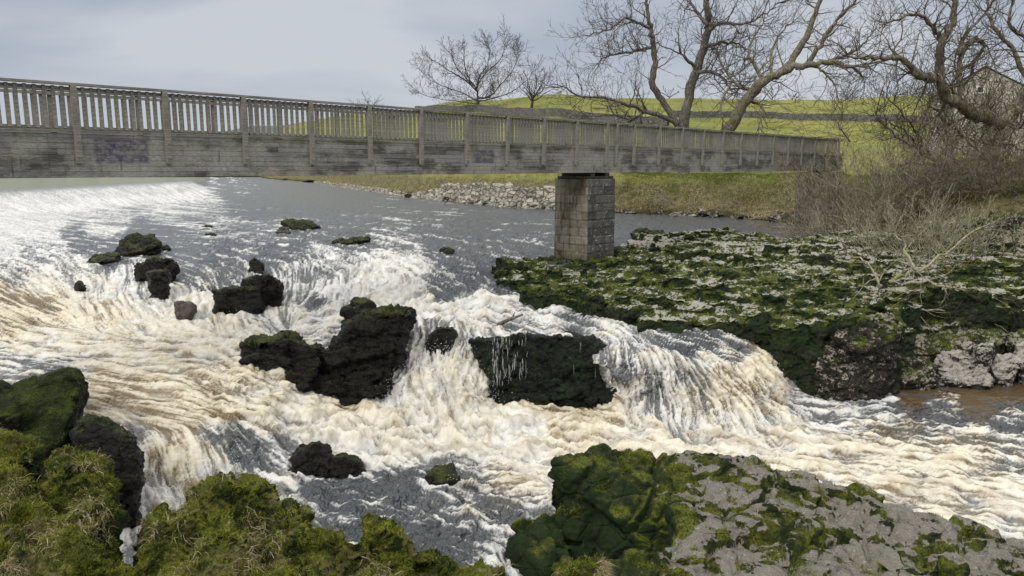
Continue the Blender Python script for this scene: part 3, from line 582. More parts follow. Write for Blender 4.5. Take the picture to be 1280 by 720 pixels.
def ashlar(name, sx, sy, sz, mat, parent=None, loc=(0, 0, 0), bh=.26, bl=.5, res=.035, taper=0, seed=0):
    """stone-block box: gridded faces with recessed joints; origin at base centre"""
    V = []; Fq = []; A = []; n0 = 0; rs = np.random.default_rng(seed)
    faces = [((-1, -1), (1, -1)), ((1, -1), (1, 1)), ((1, 1), (-1, 1)), ((-1, 1), (-1, -1))]
    tab = rs.random((64, 64, 4))
    for fi, (a, b) in enumerate(faces):
        p0 = np.array([a[0] * sx / 2, a[1] * sy / 2]); p1 = np.array([b[0] * sx / 2, b[1] * sy / 2]); L = np.linalg.norm(p1 - p0); nx = int(L / res) + 1; nz = int(sz / res) + 1
        s = np.linspace(0, L, nx); z = np.linspace(0, sz, nz); S, Zg = np.meshgrid(s, z)
        hh = bh * (1 + .0 * Zg); row = np.floor(Zg / hh).astype(int); off = tab[row % 64, fi, 0] * bl; col = np.floor((S + off) / (bl * (0.8 + .5 * tab[row % 64, 3, 1]))).astype(int)
        fz = Zg / hh - row; fc = (S + off) / (bl * (0.8 + .5 * tab[row % 64, 3, 1])) - col
        dz = np.minimum(fz, 1 - fz) * bh; dc = np.minimum(fc, 1 - fc) * bl
        edge = np.minimum(np.minimum(S, L - S), 9); j = 1 - np.clip(np.minimum(dz, dc) / .028, 0, 1); rnd = tab[row % 64, (col + 20 + fi * 7) % 64, 2]
        nrm = np.array([(p1 - p0)[1], -(p1 - p0)[0]]) / L
        P3 = np.stack([p0[0] + (p1 - p0)[0] * S / L, p0[1] + (p1 - p0)[1] * S / L, Zg], -1).reshape(-1, 3)
        nz_ = fbm(P3 * 6 + fi * 9 + seed, 3).reshape(S.shape) * .016
        d = (rnd - .5) * .05 - j * .035 + nz_ * 1.5; d = d * np.clip(edge / .05, .2, 1) - .015 * (1 - np.clip(edge / .04, 0, 1))
        P3[:, 0] += (nrm[0] * d).ravel(); P3[:, 1] += (nrm[1] * d).ravel(); P3[:, :2] *= (1 - taper * P3[:, 2:3] / sz)
        V.append(P3); Fq.append(grid_faces(nz, nx)[:, ::-1] + n0); A.append((rnd * .999 * (1 - j) - j * .0).ravel()); n0 += nx * nz
    c = 1 - taper; V.append(np.array([[-sx / 2 * c, -sy / 2 * c, sz - .02], [sx / 2 * c, -sy / 2 * c, sz - .02], [sx / 2 * c, sy / 2 * c, sz - .02], [-sx / 2 * c, sy / 2 * c, sz - .02]])); Fq.append(np.array([[0, 1, 2, 3]]) + n0); A.append(np.full(4, .5))
    o = mesh_np(name, np.concatenate(V), np.concatenate(Fq), mat, parent, attrs={'blk': np.concatenate(A)}); o.location = loc
    return o
def mat_ashlar(name, a, b, stain=(.05, .05, .045), face=None):
    t = NT(name); tc = t.n('TexCoord').outputs['Object']; bl = t.attr('blk'); n = t.noise(2.2, 6, .65, .2, t.pos((1, 1, .6), src=tc)); n2 = t.noise(16, 5, .7, 0, t.pos(src=tc)); n3 = t.noise(7, 5, .6, 0, t.pos(src=tc))
    c = t.mix(bl, a, b); c = t.mix(t.ramp(n, .38, .66, 0, .8), c, stain); c = t.mix(t.ramp(n2, .5, .7, 0, .5), c, tuple(min(1, x * 1.6) for x in b))
    c = t.mix(t.ramp(n3, .60, .66, 0, .75), c, (.45, .45, .42)); c = t.mix(t.ramp(n2, .45, .3, 0, .6), c, (.03, .03, .025))
    if face:   # lit end face painted lighter over its tan stain; other faces dark with lichen
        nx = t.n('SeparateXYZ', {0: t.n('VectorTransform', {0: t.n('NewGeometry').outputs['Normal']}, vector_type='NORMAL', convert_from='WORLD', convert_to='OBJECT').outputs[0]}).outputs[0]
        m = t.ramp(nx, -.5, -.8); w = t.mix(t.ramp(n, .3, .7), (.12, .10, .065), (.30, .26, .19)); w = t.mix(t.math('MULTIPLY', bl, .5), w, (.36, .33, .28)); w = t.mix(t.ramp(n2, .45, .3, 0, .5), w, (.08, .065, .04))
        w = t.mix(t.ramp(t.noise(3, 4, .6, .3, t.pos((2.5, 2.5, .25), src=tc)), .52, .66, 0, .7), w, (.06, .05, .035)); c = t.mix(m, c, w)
    z = t.n('SeparateXYZ', {0: tc}).outputs[2]; c = t.mix(t.ramp(t.math('ADD', z, t.math('MULTIPLY', n, .8)), .95, .35, 0, .8), c, (.035, .045, .012))
    return t.done(t.bsdf(c, .85, t.bump(t.math('ADD', n2, n3), .6, .02), Specular_IOR_Level=.25))
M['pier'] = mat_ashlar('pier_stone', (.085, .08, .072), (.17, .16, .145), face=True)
M['abut'] = mat_ashlar('abutment_stone', (.20, .18, .135), (.38, .34, .26))
def build_pier():
    c = bpt(23.0, BW / 2 + .02, 0)
    r = empty('bridge_pier', (c.x, c.y, -4.25), 'square stone block pier carrying the middle of the timber footbridge', 'bridge pier', rz=BANG)
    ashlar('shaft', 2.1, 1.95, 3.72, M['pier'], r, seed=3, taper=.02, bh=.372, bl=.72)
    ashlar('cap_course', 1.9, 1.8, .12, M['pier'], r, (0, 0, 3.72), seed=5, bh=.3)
    m = MB(); 
    for u in (-.55, .55): m.box((u, 0, 3.91), (1, 0, 0), (0, 1, 0), (0, 0, 1), .3, 1.7, .145)
    m.build('bearing_beam', M['iron'], r)
    c = bpt(51.0, BW / 2, 0)
    r = empty('bridge_abutment', (c.x, c.y, -4.6), 'low stone abutment under the far end of the footbridge beside the tangled bushes', 'bridge abutment', rz=BANG)
    ashlar('wall', 3.2, 2.2, 4.25, M['abut'], r, seed=8, res=.07)
    m = MB(); m.box((-.5, 0, 4.29), (1, 0, 0), (0, 1, 0), (0, 0, 1), .4, 1.7, .09); m.build('bearing_beam', M['iron'], r)

# ------------------------------------------------------------------ DRY STONE WALLS, BARN
def mat_drystone(name, a, b, sc=3.2, dark=(.02, .02, .016)):
    t = NT(name); P = t.pos(); wp = t.n('VectorMath', {0: P, 1: t.n('VectorMath', {0: t.n('TexNoise', {'Vector': P, 'Scale': 2.0, 'Detail': 3}).outputs['Color'], 'Scale': .25}, operation='SCALE').outputs[0]}, operation='ADD').outputs[0]
    v = t.pos((1, 1, 2.0), src=wp); idc = t.n('TexVoronoi', {'Vector': v, 'Scale': sc}).outputs['Color']; idv = t.n('SeparateXYZ', {0: idc}).outputs[0]
    ed = t.vor(sc, v, 'DISTANCE_TO_EDGE'); n = t.noise(1.2, 5, .6, 0, P); n2 = t.noise(12, 5, .7, 0, P)
    c = t.mix(idv, a, b); c = t.mix(t.ramp(n, .4, .65, 0, .5), c, tuple(x * .45 for x in a)); c = t.mix(t.ramp(n2, .5, .7, 0, .5), c, tuple(min(.6, x * 1.5) for x in b)); c = t.mix(t.ramp(ed, 0, .09, .9, 0), c, dark)
    return t.done(t.bsdf(c, .9, t.bump(t.math('ADD', t.ramp(ed, 0, .15), t.math('MULTIPLY', n2, .4)), .9, .08), Specular_IOR_Level=.2))
M['dry'] = mat_drystone('drystone_grey', (.14, .135, .13), (.27, .26, .245)); M['drydark'] = mat_drystone('drystone_mossy', (.11, .115, .07), (.22, .21, .16))
M['pale'] = mat_drystone('river_wall_stone', (.25, .23, .18), (.50, .46, .39), .95, (.03, .026, .016)); M['gable'] = mat_drystone('gable_limestone', (.46, .42, .385), (.70, .65, .60), 2.6, (.32, .28, .25))
def stone_ribbon(name, pts, h, th, mat, res=.25, amp=.08, cell=.45, cat='stone wall', label='', group=None, batter=.12, follow=True, tap=0):
    pts = np.array(pts, float); seg = np.linalg.norm(np.diff(pts, axis=0), axis=1); L = np.concatenate([[0], np.cumsum(seg)]); n = int(L[-1] / res) + 2; s = np.linspace(0, L[-1], n)
    path = np.stack([np.interp(s, L, pts[:, k]) for k in range(3)], 1)
    if follow: path[:, 2] = ground_z(path[:, 0], path[:, 1]) - .3
    t = np.gradient(path[:, :2], axis=0); t /= np.linalg.norm(t, axis=1)[:, None]; nr = np.stack([t[:, 1], -t[:, 0]], 1)
    nv = max(3, int(h / res) + 1); prof = [(-th / 2 - batter * (1 - k / (nv - 1)), h * k / (nv - 1)) for k in range(nv)] + [(0, h + .02)] + [(th / 2 + batter * (1 - k / (nv - 1)), h * k / (nv - 1)) for k in range(nv - 1, -1, -1)]
    prof = np.array(prof); V = np.zeros((n, len(prof), 3)); V[:, :, :2] = path[:, None, :2] - nr[:, None] * prof[None, :, :1]; V[:, :, 2] = path[:, None, 2] + prof[None, :, 1] * (1 - tap * (1 - sstep(.70 * L[-1], .84 * L[-1], s)))[:, None]
    fl = V.reshape(-1, 3); f1, ed, idv = worley(fl * (1 / cell, 1 / cell, 2 / cell), 4); d = (idv - .5) * amp * 1.2 + np.clip(ed * 2, 0, .6) * amp + perlin(fl * .4) * .1
    k = prof[:, 0] / (th / 2 + batter); out = -nr[:, None] * k[None, :, None] * d.reshape(n, -1)[:, :, None]; V[:, :, :2] += out; V[:, :, 2] += (d.reshape(n, -1)) * (prof[None, :, 1] > h * .8)
    o = mesh_np(name, V.reshape(-1, 3), grid_faces(n, len(prof)), mat, smooth=False); tag(o, label, cat, group); return o
def on_ground(px, Y):
    X = float(ray(px, 200)[0]) * Y; return (X, Y, float(ground_z(np.array([X]), np.array([Y]))[0]))
def g_at(px, py):
    """ground point under a pixel"""
    Ys = np.geomspace(60, 800, 3000); a, b = ray(px, py); gz = ground_z(a * Ys, Ys); k = np.argmax(gz >= b * Ys) if (gz >= b * Ys).any() else 2000
    return (float(a * Ys[k]), float(Ys[k]), float(gz[k]))
def build_walls():
    p = [g_at(x, y) for x, y in ((835, 146), (900, 147), (980, 149), (1060, 151), (1140, 153), (1170, 156))]
    stone_ribbon('drystone_wall', p, 1.5, .6, M['dry'], .3, label='grey dry stone wall running level across the green field behind the leaning tree', group=None)
    p = [g_at(x, y) for x, y in ((520, 139), (560, 139), (620, 142), (680, 146), (740, 152), (835, 160))]
    stone_ribbon('drystone_wall', p, 1.9, .7, M['dry'], .4, label='grey dry stone wall sloping down the hill below the small bare hilltop tree', group=None)
    a = [on_ground(x, 68) for x in (1160, 1220, 1300, 1400)]
    stone_ribbon('field_wall', a, 1.5, .6, M['drydark'], .2, label='mossy field wall in front of the stone barn behind the big bare tree', cat='stone wall')
    # pale retaining wall along the far bank
    q = [tuple(atz(x, y, -4.35)) for x, y in ((395, 229), (430, 234), (470, 240), (520, 247), (556, 250.5), (600, 255), (640, 259), (700, 262.5), (738, 265))]
    q = [(x, y + .3, -4.5) for x, y, z in q]
    stone_ribbon('river_wall', q, 2.2, .9, M['pale'], .16, .5, 1.7, label='rough pale stone retaining wall along the far bank left of the pier', batter=.7, follow=False, tap=.82)
def build_barn():
    Y = 98; A = at(1167, 200, Y); E = at(1167, 119, Y); ap = at(1224, 84, Y); B = at(1283, 119, Y); z0 = float(ground_z(np.array([A.x]), np.array([Y]))[0]) - .8
    x0, x1, xm = A.x, B.x, (A.x + B.x) / 2; ze, za = E.z, ap.z; D = 16
    r = empty('stone_barn', (xm, Y, z0), 'pale stone barn gable with one small square window behind the big bare tree', 'barn', rz=-math.atan2(xm, Y) - R(4))
    W = (x1 - x0) / 2; he, ha = ze - z0, za - z0
    nx, nz = 90, 90; m = MB()
    def face(p0, p1, top):   # gridded vertical wall from p0 to p1
        s = np.linspace(0, 1, nx); t = np.linspace(0, 1, nz); S, T = np.meshgrid(s, t); H = top(S)
        P = np.stack([p0[0] + (p1[0] - p0[0]) * S, p0[1] + (p1[1] - p0[1]) * S, T * H], -1).reshape(-1, 3); return P
    tp = lambda S: he + (ha - he) * (1 - np.abs(2 * S - 1))
    V = [face((-W, 0), (W, 0), tp), face((W, 0), (W, D), lambda S: he + 0 * S), face((W, D), (-W, D), tp), face((-W, D), (-W, 0), lambda S: he + 0 * S)]
    Fq = [grid_faces(nz, nx)[:, ::-1] + i * nx * nz for i in range(4)]; V = np.concatenate(V)
    f1, ed, idv = worley((V + (30, 0, 0)) * (2, 2, 4), 2); c = np.array([0, D / 2, 0]); V[:, 1] -= np.where(V[:, 1] < .01, (idv - .5) * .06 + np.clip(ed, 0, .3) * .1, 0)
    w = mesh_np('wall', V, np.concatenate(Fq), M['gable'], r, smooth=False)
    for s in (-1, 1):
        m = MB(); ln = math.hypot(W + .3, ha - he + .1); ax = Vector((s * (W + .3), 0, -(ha - he) - .12)).normalized(); up = Vector((0, 1, 0)).cross(ax) * (1 if s < 0 else 1)
        if up.z < 0: up = -up
        c = Vector((0, D / 2, ha + .16)) + ax * ln / 2
        for k in range(14):
            cc = Vector((0, D / 2, ha + .14)) + ax * (ln * (k + .5) / 14) + up * .02 * (k % 2); m.box(cc, ax, (0, 1, 0), up, ln / 14 + .03, D + .5, .07)
        m.build('roof', M['slate'], r)
    wx = at(1226, 112, Y).x - xm; wz = at(1226, 112, Y).z - z0
    m = MB(); m.box((wx, -.06, wz), (1, 0, 0), (0, 1, 0), (0, 0, 1), .95, .12, .95); f = m.build('window', M['white'], r)
    m = MB(); m.box((wx, -.13, wz), (1, 0, 0), (0, 1, 0), (0, 0, 1), .62, .04, .62); m.build('pane', M['glass'], f)
M['slate'] = simple('stone_slates', (.16, .155, .14), .8); M['white'] = simple('white_frame', (.7, .7, .68), .6); M['glass'] = simple('dark_glass', (.015, .018, .02), .12)
# ------------------------------------------------------------------ ROCKS
def hull_mesh(pts):
    bm = bmesh.new()
    for p in pts: bm.verts.new(p)
    r = bmesh.ops.convex_hull(bm, input=bm.verts); bmesh.ops.delete(bm, geom=list({g for g in r['geom_interior'] + r['geom_unused'] if isinstance(g, bmesh.types.BMVert)}), context='VERTS')
    bm.normal_update(); bm.verts.index_update()
    v = np.array([x.co[:] for x in bm.verts]); t = [[x.index for x in f.verts] for f in bm.faces]; bm.free(); return v, np.array(t)
def union_remesh(hulls, voxel, sub=0):
    m = MB()
    for h in hulls:
        v, t = hull_mesh(h); m.add(v, None, t)
    o = m.build('tmp', None); md = o.modifiers.new('r', 'REMESH'); md.mode = 'VOXEL'; md.voxel_size = voxel; md.adaptivity = 0
    if sub: s = o.modifiers.new('s', 'SUBSURF'); s.levels = s.render_levels = sub
    dg = bpy.context.evaluated_depsgraph_get(); e = o.evaluated_get(dg); me = e.to_mesh()
    V = np.zeros(len(me.vertices) * 3); me.vertices.foreach_get('co', V); V = V.reshape(-1, 3); N = np.zeros(len(me.vertices) * 3); me.vertices.foreach_get('normal', N); N = N.reshape(-1, 3)
    n = len(me.polygons); lt = np.zeros(n, np.int32); me.polygons.foreach_get('loop_total', lt); vi = np.zeros(lt.sum(), np.int32); me.loops.foreach_get('vertex_index', vi)
    if (lt == 4).all(): Fq = [vi.reshape(-1, 4)]
    else:
        st = np.concatenate([[0], np.cumsum(lt)[:-1]]); Fq = [np.stack([vi[st[lt == 4] + k] for k in range(4)], 1), np.stack([vi[st[lt == 3] + k] for k in range(3)], 1)]
    e.to_mesh_clear(); old = o.data; bpy.data.objects.remove(o); bpy.data.meshes.remove(old)
    return V, N, Fq
def rock_disp(V, N, cell=.8, blk=.12, crack=.05, rough=.1, rf=1.2, fine=.02, bed=2.2, seed=0, strike=.3, small=.45, cush=0):
    c, s = math.cos(strike), math.sin(strike); Q = np.stack([V[:, 0] * c + V[:, 1] * s, -V[:, 0] * s + V[:, 1] * c, V[:, 2] * bed], 1)
    Q = Q + fbm(V * 1.3 + seed, 2)[:, None] * .35
    f1, ed, idv = worley(Q / cell + seed * 3.1, seed); g1, ed2, id2 = worley(Q / cell * 2.7 + seed, seed + 1)
    d = (idv - .5) * blk - crack * (1 - sstep(0, .14, ed)) + (id2 - .5) * blk * small - crack * small * (1 - sstep(0, .16, ed2))
    d = d + rough * fbm(V * rf + seed * 7, 4) + fine * fbm(V * rf * 7 + 3, 3)
    if cush: d = d + cush * ((1 - np.abs(perlin(V * 2.3 + 5)) * 1.6) ** 2 + .45 * (1 - np.abs(perlin(V * 5.5 + 9)) * 1.6) ** 2 - 1.25)
    return V + N * d[:, None]
def block(outline, Y0, thick=1.0, slope=.5, sink=.6, inset=.86):
    o = np.array(outline, float); ym, yt = o[:, 1].max(), o[:, 1].min(); c = o.mean(0); pts = []
    for x, y in o:
        v = (ym - y) / max(ym - yt, 1); yf = Y0 + slope * v
        i = c + (np.array([x, y]) - c) * inset
        pts.append(at(i[0], i[1], yf)); pts.append(at(x, y, yf + .3 * thick)); b = at(c[0] + (x - c[0]) * .9, c[1] + (y - c[1]) * .9, yf + .3 * thick); pts.append(Vector((b.x * (b.y + .7 * thick) / b.y, b.y + .7 * thick, b.z - .25 * thick)))
        if v < .4: p = at(x, y, yf + .2 * thick); pts.append(Vector((p.x, p.y, p.z - sink)))
    return pts
FG = []
def cull(V, N, Fq, zc):
    k = V[:, 2] > zc; idx = np.cumsum(k) - 1; return V[k], N[k], [idx[f[k[f].all(1)]] for f in Fq]
def rock(name, outlines, mat, label, cat='boulder', group=None, thick=1., slope=.5, voxel=.05, sub=0, Y=None, sink=.6, inset=.86, **kw):
    hs = []
    for o in outlines:
        opt = {}
        if isinstance(o, dict): opt = dict(o); o = opt.pop('o')
        b = max(o, key=lambda p: p[1]); mx = sum(p[0] for p in o) / len(o); y0 = opt.pop('Y', Y) or on_water(b[0], b[1]).y
        hs.append(block(o, y0 - opt.pop('fwd', .15), opt.pop('thick', thick), opt.pop('slope', slope), opt.pop('sink', sink), inset))
    V, N, Fq = union_remesh(hs, voxel, sub)
    V, N, Fq = cull(V, N, Fq, -8.2 if name != 'mossy_rock' else -6.5); V = rock_disp(V, N, **kw)
    if name == 'mossy_rock': FG.append((V, N, 1.0))
    c = V.mean(0); c[2] = V[:, 2].min(); o = mesh_np(name, V - c, Fq, M[mat], attrs={'mz': N[:, 2]}); o.location = c; tag(o, label, cat, group); return o
M['r_dark'] = mat_rock('wet_dark_rock', moss=.18, pale=.34, wetz=None, moss_steep=.62, mosscol=((.014, .024, .005), (.085, .10, .016)), basecol=((.002, .0025, .002), (.016, .015, .011)), palecol=(.16, .13, .08), rough=.26, bs=1.0)
M['r_green'] = mat_rock('dark_green_wet_cliff', moss=.86, pale=.1, moss_steep=.05, mosscol=((.005, .016, .008), (.026, .055, .018)), basecol=((.002, .005, .004), (.014, .017, .011)), rough=.26, bs=1.0)
M['r_grey'] = mat_rock('grey_boulder', moss=.1, pale=.35, palecol=(.22, .2, .18), basecol=((.03, .03, .028), (.13, .12, .11)), rough=.45)
M['r_shelf'] = mat_rock('mossy_limestone_shelf', moss=.90, pale=.29, moss_steep=.36, mosscol=((.012, .028, .008), (.155, .175, .028)), basecol=((.008, .012, .008), (.05, .055, .035)), palecol=(.74, .71, .65), pz=1.2, sz=.7, steep_shade=.9)
M['r_white'] = mat_rock('white_limestone', moss=.25, pale=.98, wetz=(-7.15, -6.55), palecol=(.52, .48, .43), basecol=((.02, .02, .018), (.12, .11, .095)), pz=.3)
M['r_front'] = mat_rock('lichened_limestone_outcrop', moss=.88, pale=.44, slab=1, moss_steep=.34, mosscol=((.010, .020, .005), (.155, .175, .018)), basecol=((.003, .005, .003), (.022, .024, .016)), palecol=(.27, .25, .22), pz=1.7, steep_shade=.95, sz=.6, fs=.55)
M['r_moss'] = mat_rock('thick_moss_bank', moss=1.02, pale=.18, moss_steep=.35, mosscol=((.016, .026, .005), (.23, .245, .026)), basecol=((.012, .014, .008), (.06, .06, .04)), palecol=(.5, .48, .45), rough=.7, straw=.5, steep_shade=.85)
def build_rocks():
    small = dict(small=.4, cell=.5, blk=.13, crack=.04, rough=.14, rf=2.2, fine=.05)
    D = 'r_dark'
    rock('boulder', [[(168, 332), (185, 323), (212, 321), (226, 330), (215, 345), (208, 350), (183, 352), (170, 348)], [(183, 340), (212, 338), (210, 365), (200, 372), (187, 368)]], D, 'tall dark two lobed rock with mossy top standing in the rapids at left', thick=.9, slope=.1, Y=None, **small)
    rock('boulder', [[(146, 312), (152, 298), (165, 292), (190, 294), (203, 305), (190, 312), (160, 320), (148, 320)], [(108, 327), (120, 319), (150, 317), (146, 325), (115, 330)]], D, 'low flat mossy rock in smooth water behind the two lobed rock', thick=1.4, slope=1.2, **small)
    rock('boulder', [[(196, 307), (209, 305), (214, 311), (197, 313)]], D, 'tiny black rock at the right end of the low flat mossy rock', thick=.5, slope=.2, **small)
    rock('boulder', [[(218, 380), (225, 376), (246, 381), (247, 387), (232, 396), (220, 399)]], 'r_grey', 'small smooth grey boulder alone in white foam below the two lobed rock', thick=.6, slope=.3, **dict(small, blk=.03, crack=.01))
    rock('boulder', [[(266, 362), (285, 358), (328, 360), (331, 378), (325, 388), (300, 389), (268, 388)], {'o': [(304, 352), (318, 343), (340, 342), (353, 355), (345, 361), (318, 363)], 'Y': 26.3, 'sink': .7}], D, 'wide black rock with thin white cascades running down its front', thick=.8, slope=.15, **small)
    rock('boulder', [[(310, 326), (318, 320), (329, 330), (325, 342), (313, 338)]], D, 'small pointed dark rock just behind the wide black cascading rock', thick=.6, slope=.3, **small)
    rock('boulder', [[(350, 277), (365, 273), (390, 277), (400, 283), (385, 287), (365, 286)]], D, 'flat green topped rock far out in the smooth grey river', thick=1.4, slope=1.0, **small)
    rock('boulder', [[(343, 290), (350, 284), (361, 285), (363, 292)]], 'r_grey', 'small pale grey rock touching the flat green topped rock', thick=.6, slope=.3, **small)
    rock('boulder', [[(413, 301), (440, 297), (462, 295), (463, 300), (440, 303), (415, 305)]], D, 'thin low strip of dark rock just breaking the surface in mid river', thick=.8, slope=.8, **small)
    rock('boulder', [[(550, 312), (556, 309), (569, 311), (566, 317), (552, 317)]], D, 'tiny dark rock in the smooth water nearest the pier', thick=.6, slope=.5, **small)
    rock('boulder', [[(95, 353), (99, 349), (105, 351), (107, 362), (97, 363)]], D, 'tiny dark wet stone in foam at the far left rapids', thick=.5, slope=.2, **small)
    rock('boulder', [[(252, 282.5), (257, 280.5), (266, 282), (263, 285), (254, 285)]], D, 'tiny dark stone in the calm water far upstream nearest the weir', thick=.6, slope=.4, **small)
    rock('boulder', [[(257, 292), (262, 290.5), (272, 292), (268, 295), (259, 295)]], D, 'tiny dark stone in the calm water just below another near the weir', thick=.6, slope=.4, **small)
    big = dict(small=.35, cell=.85, blk=.34, crack=.09, rough=.2, rf=1.7, fine=.075)
    rock('boulder', [[(303, 430), (312, 424), (350, 417), (370, 420), (402, 432), (408, 450), (400, 470), (385, 488), (345, 478), (325, 470), (305, 463)],
                     [(405, 440), (425, 412), (445, 396), (475, 385), (510, 383), (518, 390), (512, 415), (500, 440), (490, 470), (477, 488), (455, 500), (430, 495), (410, 470)],
                     [(370, 470), (400, 452), (450, 450), (480, 470), (470, 494), (400, 492), (372, 495)], {'o': [(430, 392), (445, 378), (463, 379), (467, 392), (450, 402), (432, 404)], 'Y': 22.2, 'sink': .3}], D,
         'largest black mossy rock in mid river with a hollow in its middle', thick=1.5, slope=.7, voxel=.05, Y=20.9, **big)
    rock('boulder', [[(532, 428), (546, 408), (566, 407), (568, 418), (560, 435), (547, 450), (534, 446)]], D, 'small dark rock splitting the white falls beside the largest black rock', thick=.7, slope=.3, Y=22.1, **small)
    rock('boulder', [[(360, 574), (372, 562), (386, 560), (398, 553), (408, 557), (414, 575), (412, 592), (390, 592), (362, 586)], [(412, 574), (430, 568), (450, 575), (455, 585), (440, 594), (412, 593)]], 'r_dark', 'knobbly wet black rock at the upper edge of the calm foreground pool', Y=16.6, thick=.9, slope=.3, **small)
    rock('boulder', [[(531, 594), (545, 582), (568, 584), (577, 597), (560, 606), (535, 605)]], 'r_dark', 'half drowned dark rock under foam in the middle of the lower pool', thick=.7, slope=.45, **dict(small, blk=.05))
    rock('rock_ledge', [[(586, 426), (640, 419), (700, 418), (745, 424), (770, 440), (776, 470), (772, 500), (700, 500), (650, 496), (625, 486), (600, 455)], [(600, 450), (650, 440), (700, 470), (690, 498), (650, 505), (616, 516), (604, 480)]], 'r_green', 'dark green overhanging rock wall behind the thin water veils in the middle of the falls', cat='rock ledge', thick=1.8, slope=.9, voxel=.05, Y=21.3, sink=.8, inset=.97, cell=1.1, blk=.26, crack=.1, rough=.18, rf=1.5, fine=.07)
    rock('rock_ledge', [[(300, 590), (305, 545), (330, 560), (350, 585)]], 'r_dark', 'x', Y=19) if False else None
    # left bank rocks
    rock('boulder', [[(-40, 505), (10, 495), (45, 482), (62, 468), (90, 464), (105, 468), (102, 492), (92, 520), (85, 550), (55, 575), (-40, 580)], [(-60, 482), (0, 478), (20, 490), (30, 520), (-60, 530)]], 'r_moss_dark', 'big moss covered rock with a sharp upper corner on the left bank', thick=2.4, slope=1.4, voxel=.06, Y=15.2, sink=2.5, cell=1.2, blk=.12, crack=.06, rough=.16, rf=1.2, fine=.04)
    rock('boulder', [[(88, 540), (100, 528), (112, 520), (135, 525), (152, 538), (168, 545), (176, 570), (170, 602), (150, 618), (118, 610), (92, 580)]], 'r_dark', 'black wet rock beside the left cascade in front of the sharp cornered rock', thick=1.6, slope=.6, voxel=.05, Y=14.1, sink=1.5, **small)
    # foreground mossy bank
    mo = dict(cush=.11, cell=1.0, blk=.14, crack=.06, rough=.26, rf=2.1, fine=.055, bed=1.4)
    lump = lambda x0, x1, y0, y1, Y, th=1.6, sl=1.0: {'o': [(x0, y1), (x0 + .03 * (x1 - x0), y0 + .45 * (y1 - y0)), (x0 + .22 * (x1 - x0), y0 + .1 * (y1 - y0)), (x0 + .5 * (x1 - x0), y0), (x0 + .8 * (x1 - x0), y0 + .12 * (y1 - y0)), (x1 - .02 * (x1 - x0), y0 + .5 * (y1 - y0)), (x1, y1)], 'Y': Y, 'thick': th, 'slope': sl}
    rock('mossy_rock', [lump(-120, 75, 566, 720, 9.2, 2.0, 1.4), lump(48, 150, 560, 680, 9.9, 1.6, .8), lump(70, 153, 612, 780, 9.0, 1.4, .7), lump(-160, 60, 640, 800, 7.4, 2.0, 1.5), lump(30, 140, 660, 800, 7.6, 1.6, 1.2), lump(-80, 120, 700, 900, 6.2, 1.6, 1.3), lump(90, 190, 700, 860, 7.6, 1.4, .9)], 'r_moss', 'nearest big hummock of bright moss and dead grass at lower left', cat='mossy rock', voxel=.05, sub=1, sink=1.6, **mo)
    rock('mossy_rock', [[(-60, 540), (0, 536), (20, 537), (44, 546), (50, 562), (46, 580), (-60, 590)]], 'r_moss', 'rounded bright green mossy rock at the left edge behind the nearest hummock', cat='mossy rock', thick=1.5, slope=.6, Y=11.0, voxel=.05, sub=1, sink=1.5, **dict(mo, rough=.1))
    rock('mossy_rock', [lump(222, 358, 594, 680, 9.7, 1.3, .6), lump(162, 244, 636, 740, 8.9, 1.2, .7), lump(228, 335, 646, 780, 8.1, 1.3, .9), lump(322, 392, 632, 730, 8.9, 1.1, .6), lump(376, 456, 664, 760, 8.9, 1.1, .6), lump(432, 530, 650, 750, 9.1, 1.1, .6), lump(296, 420, 696, 840, 7.6, 1.2, .8), lump(500, 582, 688, 790, 9.2, 1.0, .5), lump(560, 640, 708, 800, 9.3, 1.0, .4), lump(410, 520, 708, 840, 8.0, 1.1, .7), lump(150, 300, 716, 860, 7.3, 1.3, .8)], 'r_moss', 'long lumpy green mossy rock with dead grass along the bottom of the view', cat='mossy rock', voxel=.05, sub=1, sink=1.8, **mo)
    rock('mossy_rock', [[(690, 712), (710, 702), (745, 701), (762, 712), (765, 760), (690, 760)]], 'r_moss', 'small round cushion of moss at the bottom beside the big lichened outcrop', cat='mossy rock', thick=.8, slope=.3, Y=9.6, voxel=.04, sub=1, sink=1, **dict(mo, rough=.06, blk=.04))
    # foreground outcrop, right
    H = []
    def hp(*q): H.append([at(x, y, Y) for x, y, Y in q] + [at(x, y, Y) + Vector((0, .5, -3.0)) for x, y, Y in q])
    hp((690, 572, 13.6), (712, 566, 14.2), (780, 556, 15.0), (845, 568, 15.2), (850, 620, 13.0), (845, 735, 11.6), (700, 668, 13.2), (682, 612, 13.6), (730, 745, 12.3))
    hp((840, 562, 14.9), (905, 560, 15.1), (965, 582, 14.6), (1022, 592, 14.2), (1025, 640, 12.6), (1010, 760, 10.0), (840, 760, 10.4), (842, 640, 12.2))
    hp((1030, 602, 14.0), (1060, 600, 14.2), (1100, 618, 13.9), (1140, 640, 13.4), (1150, 690, 12.1), (1160, 780, 10.1), (1020, 780, 10.0), (1022, 660, 12.2))
    hp((1130, 634, 13.6), (1200, 650, 13.4), (1240, 662, 13.2), (1275, 672, 13.0), (1400, 705, 12.6), (1400, 820, 10.0), (1140, 820, 9.8), (1130, 700, 11.9))
    hp((640, 655, 13.4), (660, 640, 13.6), (700, 640, 13.2), (720, 700, 12.0), (700, 740, 11.6), (655, 690, 12.6), (636, 680, 13.2))
    hp((730, 700, 11.6), (800, 690, 11.4), (1000, 690, 11.2), (1200, 700, 11.2), (1300, 860, 8.6), (760, 860, 8.8))
